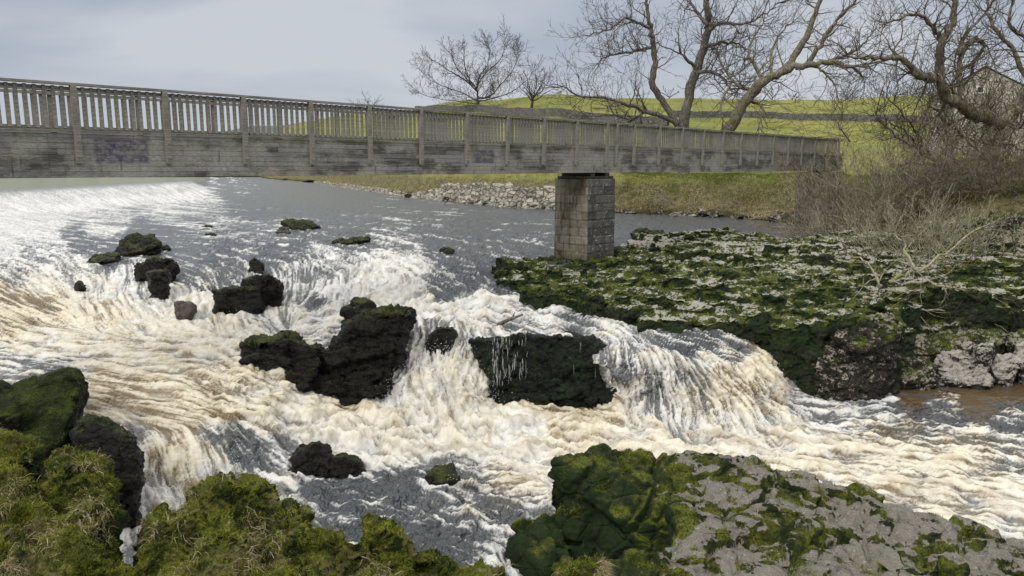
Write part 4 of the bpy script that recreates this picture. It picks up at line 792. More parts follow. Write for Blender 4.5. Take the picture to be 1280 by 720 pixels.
    V, N, Fq = union_remesh(H, .06, 1); V, N, Fq = cull(V, N, Fq, -8.0); V = rock_disp(V, N, cell=1.45, blk=.2, crack=.15, rough=.14, rf=1.2, fine=.035, bed=1.3, seed=5, strike=-.35, small=.38)
    FG.append((V, N, .55)); pxv = 640 + F * V[:, 0] / V[:, 1]; pa = -.045 - .21 * (1 - sstep(820, 900, pxv + 90 * fbm(V * .8, 2))) + .22 * fbm(V * .6 + 8, 3)
    o = mesh_np('rock_outcrop', V, Fq, M['r_front'], attrs={'pa': pa, 'mz': N[:, 2]}); tag(o, 'big limestone outcrop with grey lichened slabs and moss at lower right', 'rock outcrop')
    # the shelf under the pier
    front = [atz(626, 345, -4.55), atz(640, 372, -4.8), atz(655, 385, -4.95), atz(700, 396, -5.08), atz(760, 408, -5.15), atz(840, 418, -5.2)]
    front = [(p.x, p.y + .35) for p in front] + [(7.2, 22.9), (8.3, 22.6), (9.2, 22.3)]
    wall2 = [(p.x, p.y + .2) for p in (atz(1060, 500, -7), atz(1112, 488, -7), atz(1125, 470, -7), atz(1200, 462, -7), atz(1290, 455, -7))] + [(26, 25), (42, 24)]
    back = [(42, 41), (30, 41.5)] + [tuple(atz(x, y, -4.3))[:2] for x, y in ((1160, 306), (1060, 302), (960, 297), (880, 292), (845, 290), (800, 300), (775, 309), (690, 321), (640, 328))]
    poly = front + wall2 + back; P = np.array(poly); rs = np.random.default_rng(21)
    def ztop(x, y): return .17 * round(2.4 * math.sin(x * .31 + 1.7 * math.sin(y * .21)) * math.sin(y * .47 + .9 * math.sin(x * .23) + 1)) * min(1, max(0, (y - 22) / 6)) + -4.02 - .085 * max(0, 29.5 - y) + .15 * math.sin(x * .9 + y * .5) * (1 if y < 40 else .4)
    hulls = []
    # base: triangulated fan replaced by many overlapping columns inside the polygon
    gx = np.arange(-1, 43, .8); gy = np.arange(21, 49, .8); G = np.array([(x, y) for x in gx for y in gy]) + rs.uniform(-.15, .15, (len(gx) * len(gy), 2)); sd = sdf_poly(G, P)
    def slab(cx, cy, L, Wd, z0, z1, ang, n=7, tilt=.03, ins=.9):
        pts = []; tx, ty = rs.normal() * tilt, rs.normal() * tilt
        for k in range(n):
            a = 2 * math.pi * k / n + rs.uniform(-.3, .3); rr = rs.uniform(.8, 1.1); x = math.cos(a) * L / 2 * rr; y = math.sin(a) * Wd / 2 * rr; ca, sa = math.cos(ang), math.sin(ang); X, Y = cx + x * ca - y * sa, cy + x * sa + y * ca
            tz = x * tx + y * ty; pts.append((X, Y, z0)); pts.append((cx + (X - cx) * ins, cy + (Y - cy) * ins, z1 + tz))
        return pts
    for (x, y), s in zip(G, sd):
        if s > .3: hulls.append(slab(x, y, 1.5, 1.5, -8.2, ztop(x, y) - .12 + rs.uniform(-.1, .1), rs.uniform(0, 3), 8, .02, .97))
    for (x, y), s in zip(G, sd):       # stepped ledges outside the edge
        if -.1 < s < .5 and rs.random() < .8: hulls.append(slab(x, y, rs.uniform(.9, 1.7), rs.uniform(.7, 1.2), -8.2, ztop(x, y) - rs.choice([.25, .5, 1.0, 1.6], p=[.4, .3, .2, .1]), rs.uniform(0, 3), 7, .05, .93))
    for k in range(900):               # thin bedding slabs on top
        x, y = rs.uniform(-1, 36), rs.uniform(22, 46); s = sdf_poly(np.array([[x, y]]), P)[0]
        if s < .15: continue
        L = rs.uniform(.4, 1.9); zt = ztop(x, y); hulls.append(slab(x, y, L, L * rs.uniform(.35, .7), zt - .6, zt + rs.uniform(-.02, .26), -.25 + rs.normal() * .35, 7, .09, .88))
    hulls = [h for h in hulls if not (abs(h[1][0] - bpt(23, .9).x) < 2.0 and abs(h[1][1] - bpt(23, .9).y) < 2.0 and h[1][2] > -4.15)]
    V, N, Fq = union_remesh(hulls, .085, 0); V, N, Fq = cull(V, N, Fq, -7.6)
    V = rock_disp(V, N, cell=.9, blk=.16, crack=.08, rough=.10, rf=1.3, fine=.05, bed=2.8, seed=2, strike=.3)
    pa = .22 * fbm(V * (.16, .16, 0) + 3, 3) - .10 * (1 - sstep(2, 7, V[:, 0])) + .03
    o = mesh_np('rock_shelf', V, Fq, M['r_shelf'], smooth=False, attrs={'pa': pa, 'mz': N[:, 2]}); tag(o, 'broad stepped limestone shelf covered in moss and pale flecks under the stone pier', 'rock shelf')
    # white limestone at the shelf's right end
    rock('boulder', [{'o': [(1120, 308), (1160, 282), (1225, 270), (1300, 262), (1330, 320), (1120, 320)], 'Y': 38.5}], 'r_speck', 'rough broken rock bank below the largest bare tree at the right edge', thick=4, slope=2.0, voxel=.1, sink=1.2, cell=.9, blk=.5, crack=.2, rough=.3, rf=1.0, fine=.08)
    wh = dict(cell=.55, blk=.14, crack=.06, rough=.1, rf=1.8, fine=.03)
    rock('boulder', [[(1012, 455), (1030, 432), (1055, 412), (1090, 404), (1118, 418), (1124, 445), (1112, 475), (1095, 502), (1062, 508), (1040, 492), (1022, 478)], [(1040, 420), (1075, 395), (1110, 392), (1130, 410), (1110, 440), (1060, 440)]], 'r_speck', 'pale speckled limestone buttress at the corner of the mossy shelf', thick=1.6, slope=.6, Y=21.6, sink=.8, **wh)
    rock('boulder', [[(1165, 455), (1178, 440), (1205, 436), (1225, 445), (1236, 462), (1245, 476), (1240, 486), (1205, 482), (1175, 472)]], 'r_white', 'largest clean white limestone boulder at the edge of the brown pool', thick=1.2, slope=.6, voxel=.04, **wh)
    rock('boulder', [[(1108, 462), (1122, 450), (1150, 446), (1170, 455), (1172, 472), (1150, 480), (1118, 480)]], 'r_speck', 'low dark speckled rock between the limestone buttress and the largest white boulder', thick=1.2, slope=.6, Y=22.6, **wh)
    rock('boulder', [[(1236, 462), (1248, 444), (1268, 442), (1274, 462), (1262, 476), (1244, 474)]], 'r_white', 'middle sized pale boulder wedged between the two larger white boulders', thick=.9, slope=.4, Y=23.0, voxel=.04, **wh)
    rock('boulder', [[(1130, 425), (1160, 414), (1200, 410), (1255, 412), (1262, 432), (1230, 446), (1170, 446), (1132, 444)]], 'r_speck', 'long fissured pale and dark rock face above the white boulders', thick=1.2, slope=.8, Y=23.9, voxel=.06, **wh)
    rock('boulder', [[(1218, 432), (1228, 428), (1241, 430), (1242, 440), (1232, 446), (1220, 442)]], 'r_white', 'small rounded white stone on the right shoulder of the largest white boulder', thick=.5, slope=.2, Y=23.0, voxel=.035, **dict(wh, blk=.04))
    rock('boulder', [[(1200, 432), (1206, 425), (1216, 428), (1216, 436), (1206, 438)]], 'r_white', 'small white stone tucked behind the largest white boulder', thick=.4, slope=.2, Y=23.4, voxel=.035, **dict(wh, blk=.04))
    rock('boulder', [[(1268, 430), (1285, 425), (1310, 430), (1320, 460), (1275, 463), (1266, 448)]], 'r_white', 'white limestone boulder cut by the right edge of the view', thick=1.0, slope=.5, Y=23.2, **wh)
    rock('boulder', [[(1258, 418), (1275, 414), (1300, 416), (1300, 428), (1262, 430)]], 'r_speck', 'dark fissured rock above the white boulder at the right edge', thick=1.0, slope=.5, Y=23.8, **wh)
    rock('boulder', [[(788, 291), (800, 286), (828, 287), (833, 293), (822, 299), (795, 298)]], D, 'dark mossy rock in the water just behind the pier', thick=1.5, slope=1.2, sink=.6, **small)
M['r_moss_dark'] = mat_rock('dark_moss_rock', moss=.95, pale=.05, moss_steep=.4, mosscol=((.010, .018, .004), (.060, .080, .010)), basecol=((.005, .006, .005), (.02, .02, .014)), rough=.6)
M['r_speck'] = mat_rock('speckled_limestone', moss=.6, pale=.72, palecol=(.50, .45, .38), basecol=((.008, .008, .007), (.06, .055, .04)), pz=.1)

# ------------------------------------------------------------------ TREES
def mat_bark(name, a, b, green=.3, gc=(.13, .14, .03)):
    t = NT(name); P = t.pos(); n = t.noise(1.6, 5, .6, 0, P); n2 = t.noise(9, 5, .7, .4, t.pos((1, 1, .35))); c = t.mix(t.ramp(n2, .35, .65), a, b)
    c = t.mix(t.ramp(n, .62 - green * .3, .75 - green * .3, 0, .8), c, gc)
    return t.done(t.bsdf(c, .9, t.bump(n2, .8, .06), Specular_IOR_Level=.15))
M['bark'] = mat_bark('tree_bark', (.06, .054, .045), (.23, .21, .18), .1); M['bark2'] = mat_bark('mossy_bark', (.06, .053, .04), (.28, .245, .19), .36, (.15, .14, .045)); M['twig'] = mat_bark('twig_bark', (.06, .05, .04), (.13, .11, .085), .1); M['twigpale'] = mat_bark('pale_twigs', (.22, .20, .14), (.48, .44, .33), .25, (.26, .27, .08)); M['fardark'] = mat_bark('far_tree_bark', (.05, .045, .04), (.09, .08, .07), 0); M['bramble'] = mat_bark('bramble_stems', (.16, .13, .09), (.46, .41, .31), .2)
def perp(d, rng):
    v = Vector((rng.gauss(0, 1), rng.gauss(0, 1), rng.gauss(0, 1))); v -= d * v.dot(d); return v.normalized()
def grow(T, p, d, L, r, lev, rng, P):
    """gnarled winter branch: random walk, side shoots; T = {level: MB}"""
    n = max(3, int(L / P['seg'][min(lev, 3)])); step = L / n; pts = [Vector(p)]; rad = [r]; dd = Vector(d).normalized(); p = Vector(p); ch = []
    for i in range(n):
        w = P['wig']; dd = (dd + perp(dd, rng) * w * rng.random() + Vector((0, 0, P['up'])) * .25).normalized(); p = p + dd * step; f = (i + 1) / n; rr = r * (1 - .72 * f); pts.append(p.copy()); rad.append(max(rr, P['rmin']))
        if lev < P['maxlev'] and f > P.get('bare', .15): ch.append((p.copy(), dd.copy(), rr, f))
    k = 'twigs' if r < P['twig_r'] else ('branch' if lev > 0 or P.get('allbranch') else 'trunk'); T[k].tube(pts, rad, 7 if r > .12 else (4 if r > .03 else 3), cap=r > .1)
    for q, dq, rr, f in ch:
        m = P['kids'][min(lev, len(P['kids']) - 1)]; c = int(m) + (rng.random() < m - int(m))
        for _ in range(c):
            ang = math.radians(rng.uniform(28, 72)); nd = dq * math.cos(ang) + perp(dq, rng) * math.sin(ang); nd.z += P['up'] * .4
            l2 = L * rng.uniform(.32, .62) * (1.15 - .5 * f)
            if l2 > P['minlen']: grow(T, q, nd, l2, max(rr * rng.uniform(.45, .7), P['rmin']), lev + 1, rng, P)
    if lev < P['maxlev']:
        for _ in range(2): grow(T, pts[-1], dd + perp(dd, rng) * .5, L * rng.uniform(.4, .55), max(rad[-1] * .8, P['rmin']), lev + 1, rng, P)
def tree_px(name, label, cat, limbs, Y, mat, P, seed, cs=None, group=None, root_at=None):
    """limbs: (list of px points, r0, r1, dY, levstart). cs maps crop coords to px"""
    rng = random.Random(seed); T = {'trunk': MB(), 'branch': MB(), 'twigs': MB()}; base = None; lim = []
    for pts, r0, r1, dy, kids in limbs:
        q = [cs(*p) for p in pts] if cs else pts; n = len(q); P3 = [at(x, y, Y + dy * (i / (n - 1)) ** .9 + (0 if i == 0 else rng.uniform(-.25, .25))) for i, (x, y) in enumerate(q)]
        # smooth: catmull
        out = []
        for i in range(n - 1):
            a, b, c, d = P3[max(i - 1, 0)], P3[i], P3[i + 1], P3[min(i + 2, n - 1)]
            for k in range(5):
                t = k / 5; out.append(.5 * ((2 * b) + (c - a) * t + (2 * a - 5 * b + 4 * c - d) * t * t + (3 * b - a - 3 * c + d) * t ** 3))
        out.append(P3[-1]); 
        for i in range(2, len(out)): out[i] = out[i] + Vector([rng.gauss(0, 1) * (.04 + .08 * r0) for _ in range(3)])
        rad = np.interp(np.arange(len(out)), [0, len(out) - 1], [r0, r1]) * (1 + .1 * np.array([rng.uniform(-1, 1) for _ in out]))
        if base is None: base = out[0]; rad[:2] *= 1.15
        L = sum((out[i + 1] - out[i]).length for i in range(len(out) - 1))
        lim.append((out, rad, r0 > P.get('trunk_r', .3) and 'trunk' or 'branch'))
        for i in range(2, len(out)):
            f = i / len(out); d = (out[i] - out[i - 1]).normalized(); c = int(kids) + (rng.random() < kids - int(kids))
            for _ in range(c if f > P.get('bare0', .2) or r0 < .25 else 0):
                ang = math.radians(rng.uniform(35, 80)); nd = d * math.cos(ang) + perp(d, rng) * math.sin(ang); nd.z += P['up'] * .3
                l2 = rng.uniform(*P['first']) * (1.1 - .35 * f); grow(T, out[i], nd, l2, max(min(rad[i] * .45, .09 * l2 ** .5 * .5), P['rmin']), 2 if l2 < 2.2 else 1, rng, P)
        if r1 < .2:
            for _ in range(3): grow(T, out[-1], d + perp(d, rng) * .6, rng.uniform(*P['first']), r1 * .8, 1, rng, P)
    root = empty(name, base, label, cat, group); off = -np.array(base)
    def b(mb, nm, m):
        if mb.v: mb.v = [v + off for v in mb.v]; mb.build(nm, m, root, smooth=True)
    tr = MB()
    for out, rad, k in lim:
        if k == 'trunk': tr.tube(out, rad, 10)
        else: m = MB(); m.tube(out, rad, 7); b(m, 'branch', mat)
    b(tr, 'trunk', mat)
    for kk in ('trunk', 'branch'):
        if kk == 'trunk' and T['trunk'].v: T['branch'].v += T['trunk'].v if False else []
    b(T['branch'], 'side_branches', mat); b(T['twigs'], 'twigs', M['twig'] if mat != M['fardark'] else mat); return root
def auto_tree(name, label, base, H, r, seed, mat, P, spread=.8, group=None, nl=6, cat='tree'):
    rng = random.Random(seed); T = {'trunk': MB(), 'branch': MB(), 'twigs': MB()}; base = Vector(base); top = base + Vector((rng.uniform(-.05, .05) * H, 0, H * .28)); tr = MB(); tr.tube([base - Vector((0, 0, .4)), base.lerp(top, .5), top], [r * 1.2, r, r * .8], 8)
    for k in range(nl):
        a = 2 * math.pi * k / nl + rng.uniform(-.4, .4); d = Vector((math.cos(a) * spread, math.sin(a) * spread, rng.uniform(.55, 1.1))).normalized(); grow(T, base.lerp(top, rng.uniform(.6, 1)), d, H * rng.uniform(.42, .62), r * .5, 1, rng, P)
    root = empty(name, base, label, cat, group); off = -np.array(base)
    for mb, nm in ((tr, 'trunk'), (T['branch'], 'branches'), (T['twigs'], 'twigs')):
        if mb.v: mb.v = [v + off for v in mb.v]; mb.build(nm, mat, root, smooth=True)
    return root
def bush(name, label, center, rad, n, L, mat, seed, up=.6, r=.018, group=None, cat='bush', kids=(1, 1), wig=.35, dirb=(0, 0, 0), squash=.5, rmin=.005):
    rng = random.Random(seed); T = {'trunk': MB(), 'branch': MB(), 'twigs': MB()}; c = Vector(center)
    P = dict(seg=[.35, .3, .25, .2], wig=wig, up=up * .3, rmin=rmin, maxlev=2, twig_r=9, kids=kids, minlen=.2)
    for k in range(n):
        a = rng.uniform(0, 6.283); q = rad * math.sqrt(rng.random()); p = c + Vector((math.cos(a) * q, math.sin(a) * q * squash, 0)); d = Vector((math.cos(a) * .7, math.sin(a) * .5, rng.uniform(.2, 1) * up)) + Vector((rng.gauss(0, .35), rng.gauss(0, .35), 0)) + Vector(dirb)
        grow(T, p, d, L * rng.uniform(.5, 1.1), r * rng.uniform(.6, 1.2), 0, rng, P)
    m = T['twigs']; m.v = [v - np.array(c) for v in m.v]; o = m.build(name, mat, None, smooth=True); o.location = c; tag(o, label, cat, group); return o
C3 = lambda x, y: (700 + x * .4531, y * .4531)
def build_trees():
    P = dict(seg=[.7, .55, .45, .35], wig=.55, up=.25, rmin=.013, maxlev=3, twig_r=.05, kids=[1.15, 1.0, .65], minlen=.5, first=(1.2, 4.2), trunk_r=.3)
    A = [([(338, 500), (342, 440), (343, 345), (355, 270), (375, 190), (405, 100), (408, 60), (404, 0), (400, -80)], .60, .22, 2, .5),
         ([(325, 345), (290, 290), (256, 225), (262, 160), (256, 110), (250, 80), (243, 30), (236, -20)], .36, .12, -2, .6),
         ([(252, 80), (215, 62), (178, 50), (140, 80), (95, 92)], .15, .05, -2, 1.3), ([(260, 130), (215, 140), (165, 147), (120, 160), (108, 175)], .17, .05, 1, 1.3),
         ([(378, 190), (352, 165), (336, 150)], .2, .1, -1, .2), ([(380, 200), (420, 200), (450, 215), (470, 245), (500, 240)], .2, .06, -2, 1.3),
         ([(400, 130), (440, 118), (480, 118), (505, 132)], .2, .05, 2, 1.4), ([(407, 70), (382, 38), (362, 10), (350, -20)], .2, .08, 2, 1), ([(410, 85), (445, 62), (500, 68), (560, 42), (600, 10)], .2, .05, -2, 1.2),
         ([(320, 338), (270, 318), (230, 305), (180, 285), (120, 270), (60, 265), (10, 238)], .26, .06, -4, 1.3), ([(230, 305), (200, 330), (150, 318), (80, 322)], .15, .05, -2, 1.2)]
    tree_px('bare_tree', 'bare tree with two tall upright trunks behind the middle of the footbridge', 'tree', A, 74, M['bark'], P, 5, C3)
    B = [([(440, 420), (470, 350), (520, 270), (560, 225), (620, 195), (680, 182), (750, 172), (800, 185)], .62, .16, -3, .6),
         ([(610, 200), (655, 145), (685, 85), (715, 10), (735, -60)], .36, .14, 2, .9), ([(560, 225), (538, 175), (520, 150), (530, 110), (560, 60)], .2, .06, 2, .8), ([(680, 180), (718, 125), (755, 65), (800, 20), (830, -20)], .25, .07, -2, 1.1),
         ([(585, 210), (583, 150), (602, 100), (640, 60)], .16, .05, 3, .8), ([(540, 245), (490, 235), (455, 190), (430, 140)], .2, .06, 3, .8), ([(740, 172), (790, 150), (830, 130), (860, 90)], .15, .05, 2, 1.4), ([(700, 180), (735, 205), (760, 240), (770, 280)], .12, .04, -2, 1.4), ([(520, 275), (560, 300), (545, 350)], .15, .05, -2, 1.2), ([(470, 235), (445, 280), (450, 330)], .12, .05, -2, 1.2)]
    tree_px('bare_tree', 'bare tree with a thick trunk leaning steeply right behind the footbridge', 'tree', B, 70, M['bark2'], P, 9, C3)
    P2 = dict(P, rmin=.011, first=(.9, 3.2), twig_r=.04, seg=[.6, .45, .38, .3])
    Cc = [([(1160, 540), (1180, 470), (1200, 400), (1225, 335), (1275, 280), (1330, 200), (1380, 60)], .62, .3, 3, .4),
          ([(1215, 345), (1165, 320), (1115, 298), (1068, 262), (1042, 218), (992, 206), (942, 165), (880, 155), (815, 162)], .47, .08, -4, .9),
          ([(1044, 222), (1046, 160), (1058, 112), (1085, 50), (1088, -30)], .30, .17, -1, .8), ([(1058, 112), (1030, 80), (1003, 50), (962, 42), (905, 66)], .18, .05, -2, 1.2),
          ([(1112, 295), (1100, 220), (1103, 155), (1140, 108), (1172, 125), (1140, 180), (1120, 240)], .2, .07, 2, 1.1), ([(1100, 150), (1120, 90), (1170, 40), (1200, -20)], .15, .05, 2, 1.2),
          ([(1300, 250), (1250, 140), (1195, 70), (1175, -10)], .18, .07, 2, 1.3), ([(1310, 220), (1290, 120), (1240, 60), (1260, -20)], .16, .06, -2, 1.3), ([(1200, 330), (1190, 380), (1240, 400), (1290, 420)], .12, .05, -3, 1.2),
          ([(1190, 430), (1130, 440), (1040, 445), (980, 410), (900, 350), (870, 310)], .16, .05, -4, 1.1), ([(985, 412), (950, 360), (900, 340)], .09, .03, -2, 1.3), ([(1030, 440), (990, 380), (960, 330), (900, 270)], .09, .03, -3, 1.3), ([(800, 390), (770, 350), (780, 320)], .06, .03, -1, 1.3),
          ([(1190, 400), (1120, 380), (1060, 330), (1020, 290)], .1, .03, -3, 1.8), ([(1150, 310), (1090, 340), (1040, 390), (1000, 400)], .09, .03, -4, 1.8), ([(1230, 330), (1270, 350), (1290, 300)], .08, .03, -4, 1.8), ([(1130, 305), (1080, 240), (1120, 190)], .09, .03, -3, 1.8)]
    tree_px('bare_tree', 'largest bare tree with gnarled mossy limbs beside the stone barn', 'tree', Cc, 50, M['bark2'], P2, 31, C3)
    # hilltop trees
    PF = dict(seg=[1.1, .9, .8, .7], wig=.42, up=.25, rmin=.026, maxlev=3, twig_r=.07, kids=[1.5, 1.4, 1.1], minlen=.7)
    g = g_at(597, 139); C2 = lambda x, y: (380 + x * .3125, 80 + y * .3125); PT = dict(PF, kids=[1.4, 1.3, 1.0], first=(1.8, 5.0), rmin=.026, trunk_r=.3, bare0=.1)
    LT = [([(697, 200), (696, 165), (695, 140), (690, 100), (650, 40), (640, -40)], .42, .09, 0, 1.2), ([(692, 110), (640, 62), (590, 32), (545, 2), (505, -22)], .2, .06, -2, 1.5), ([(690, 105), (702, 50), (735, 0), (742, -60)], .2, .06, 2, 1.5), ([(696, 135), (742, 130), (790, 80), (838, 20), (858, -32)], .2, .05, 2, 1.5),
          ([(695, 150), (640, 118), (565, 92), (500, 62)], .16, .05, 3, 1.6), ([(698, 150), (775, 132), (830, 112), (900, 60)], .16, .05, -3, 1.6), ([(690, 95), (725, 38), (785, -18), (800, -70)], .18, .05, -1, 1.5), ([(692, 100), (615, 20), (590, -40)], .16, .05, 2, 1.4), ([(694, 160), (620, 150), (540, 140), (470, 120)], .13, .04, -2, 1.4)]
    tree_px('bare_tree', 'broad spreading bare tree on the hill left of the pier', 'tree', LT, g[1], M['fardark'], PT, 61, C2)
    g = g_at(664, 137); auto_tree('bare_tree', 'lower thinner bare tree at the right shoulder of the solitary hill tree', g, g[1] * 55 / F, g[1] * 1.6 / F, 15, M['fardark'], PF, 1.5, nl=8)
    g = g_at(515, 138); 0 and auto_tree('bare_tree', 'faint small bare tree at the left shoulder of the solitary hill tree', g, g[1] * 40 / F, g[1] * 1.3 / F, 18, M['fardark'], PF, 1.4, nl=7)
    g = g_at(459, 148); auto_tree('bare_tree', 'tiny bare tree showing just above the footbridge handrail on the left', g, g[1] * 33 / F, g[1] * 1.3 / F, 19, M['fardark'], PF, 1.0, nl=5)
    rng = random.Random(3); PG = dict(PF, maxlev=2, kids=[1, .9], rmin=.06, minlen=1.2, twig_r=.12)
    lab = ['faint tree of the far wood above the field between the leaning and largest trees']
    for k in range(26):
        x = 1010 + k * 11 + rng.uniform(-5, 5); Yd = rng.uniform(215, 250); p = on_ground(x, Yd); h = (18 if x < 1050 else 26 + 8 * math.sin(k * .7)) * Yd / F * rng.uniform(1.1, 1.6)
        auto_tree('far_tree', 'bare tree in the hazy grey wood on the skyline behind the barn', (p[0], p[1], p[2] - .5), h, .25, 40 + k, M['fartwig'], PG, .8, nl=7, group='trees of the far wood')
    for k, x in enumerate((835, 905, 962, 985)):
        p = on_ground(x, 205); auto_tree('far_tree', ['tiny rounded tree on the skyline left of the leaning tree', 'tiny tree on the skyline just above the leaning trunk', 'larger of two tiny skyline trees right of the leaning tree', 'smaller of two tiny skyline trees right of the leaning tree'][k], p, (15, 12, 20, 12)[k] * 205 / F * 1.3, .15, 80 + k, M['fardark'], PG, .9, nl=7)
M['fartwig'] = mat_bark('far_wood_twigs', (.13, .12, .12), (.19, .175, .165), 0)
# ------------------------------------------------------------------ GRASS, MOSS, BUSHES, SMALL THINGS
def mat_blade(name, cols, rough=.8):
    t = NT(name); r = t.attr('rnd'); c = t.mix(t.ramp(r, 0, .5), cols[0], cols[1]); c = t.mix(t.ramp(r, .5, 1), c, cols[2]); return t.done(t.bsdf(c, rough, Specular_IOR_Level=.15))
M['fuzz'] = mat_blade('moss_fuzz', ((.028, .046, .006), (.13, .16, .016), (.32, .33, .05))); M['straw'] = mat_blade('dead_grass', ((.10, .085, .035), (.30, .25, .13), (.52, .46, .30))); M['green'] = mat_blade('green_grass', ((.05, .08, .015), (.13, .17, .03), (.27, .28, .08)))
def blades(name, pts, dirs, L, w, mat, label, cat, droop=.5, seg=1, rnd=None, seed=1):
    rs = np.random.default_rng(seed); n = len(pts); d = dirs / np.linalg.norm(dirs, axis=1)[:, None]; side = np.cross(d, rs.normal(size=(n, 3))); side /= np.linalg.norm(side, axis=1)[:, None]
    L = np.broadcast_to(L, n)[:, None]; w = np.broadcast_to(w, n)[:, None]; rn = rs.random(n) if rnd is None else rnd
    if seg == 1: V = np.stack([pts - side * w, pts + side * w, pts + d * L], 1).reshape(-1, 3); Fq = [np.arange(3 * n).reshape(n, 3)]; A = np.repeat(rn, 3)
    else:
        h = rs.normal(size=(n, 3)) * (1, 1, 0); m = pts + d * L * .55; t = m + (d * .5 + h * .35 + np.array([0, 0, -droop])) * L * .6
        V = np.stack([pts - side * w, pts + side * w, m - side * w * .7, m + side * w * .7, t], 1).reshape(-1, 3); i = np.arange(n)[:, None] * 5; Fq = [i + np.array([[0, 1, 3, 2]]), i + np.array([[2, 3, 4]])]; A = np.repeat(rn, 5)
    o = mesh_np(name, V, Fq, mat, smooth=False, attrs={'rnd': A}); tag(o, label, cat, kind='stuff'); return o
def build_grass():
    rs = np.random.default_rng(8); A, B, C, D = [], [], [], []
    for V, N, wgt in FG:
        dist = np.linalg.norm(V, axis=1); px = 640 + F * V[:, 0] / V[:, 1]; k = (N[:, 2] > .15) & (V[:, 1] > 4) & (px > -60) & (px < 1340)
        v, n = V[k], N[k]; m = fbm(v * 1.9 + 4, 3); pr = np.clip((m + .25) * 2, .15, 1) * wgt if wgt == 1.0 else np.clip((fbm(v * 1.4 + 9, 3) - .22) * 5, 0, 1) * .6
        nn = int(115000 if wgt == 1.0 else 26000); q = pr / pr.sum(); i = rs.choice(len(v), min(nn, len(v) * 3), p=q); A.append(v[i] + rs.normal(size=(len(i), 3)) * .012); B.append(n[i] + rs.normal(size=(len(i), 3)) * .55)
        if wgt == 1.0:
            g = fbm(v * (1.3, 1.3, 1.3) + 40, 3); p2 = np.clip((g - .12) * 6, 0, 1) * (n[:, 2] > .35)
            if p2.sum() > 50: i = rs.choice(len(v), 4500, p=p2 / p2.sum()); C.append(v[i] + rs.normal(size=(len(i), 3)) * .02); D.append(n[i] * .35 + rs.normal(size=(len(i), 3)) * .45 + np.array([.3, -.45, .1]))
    A, B = np.concatenate(A), np.concatenate(B); blades('moss', A, B, rs.uniform(.010, .034, len(A)) * np.linalg.norm(A, axis=1) / 9, .0042, M['fuzz'], 'cushions of short bright moss covering the foreground rocks', 'moss', rnd=np.clip(.5 + .5 * fbm(A * 3.0, 3) * 1.6 + rs.normal(size=len(A)) * .18, 0, 1))
    C, D = np.concatenate(C), np.concatenate(D); blades('dead_grass', C, D, rs.uniform(.07, .26, len(C)), .0035, M['straw'], 'pale dead grass lying over the mossy foreground rocks', 'dead grass', seg=2, droop=.6)
    # far bank: rough straw tufts along the water
    n = 16000; px = rs.uniform(340, 1330, n); Y0 = np.where(px < 1060, bank_y0(px), np.interp(px, [1060, 1330], [49, 42])); Y = Y0 + rs.exponential(3.2, n) + .3; X = ray(px, 230)[0] * Y; Z = ground_z(X, Y); k = (Z > -4.2); X, Y, Z = X[k], Y[k], Z[k]
    cl = perlin(np.stack([X * .5, Y * .5, 0 * X], 1)); k = cl + rs.normal(size=len(X)) * .3 > -.05; X, Y, Z = X[k], Y[k], Z[k]
    c = np.repeat(np.stack([X, Y, Z - .05], 1), 9, 0); c[:, :2] += rs.normal(size=(len(c), 2)) * .22; d = rs.normal(size=(len(c), 3)) * .5 + (0, -.2, 1)
    rn = np.clip(np.repeat(.5 + .9 * perlin(np.stack([X * .25, Y * .25, 0 * X + 5], 1)), 9) + rs.normal(size=len(c)) * .2, 0, 1)
    blades('bank_grass', c, d, rs.uniform(.15, .45, len(c)), .02, M['straw'], 'rough straw coloured grass tufts along the far river bank', 'grass', seg=2, rnd=rn, droop=.5)
    # green turf edge and grass under the big tree
    n = 9000; px = rs.uniform(780, 1340, n); Y = np.where(px < 1060, bank_y0(px), 50) + rs.uniform(3, 14, n); X = ray(px, 225)[0] * Y; Z = ground_z(X, Y); c = np.repeat(np.stack([X, Y, Z - .03], 1), 8, 0); c[:, :2] += rs.normal(size=(len(c), 2)) * .25; d = rs.normal(size=(len(c), 3)) * .4 + (0, 0, 1)
    blades('grass', c, d, rs.uniform(.12, .34, len(c)), .016, M['green'], 'green grass growing along the top of the far bank under the trees', 'grass', seg=2, droop=.3)
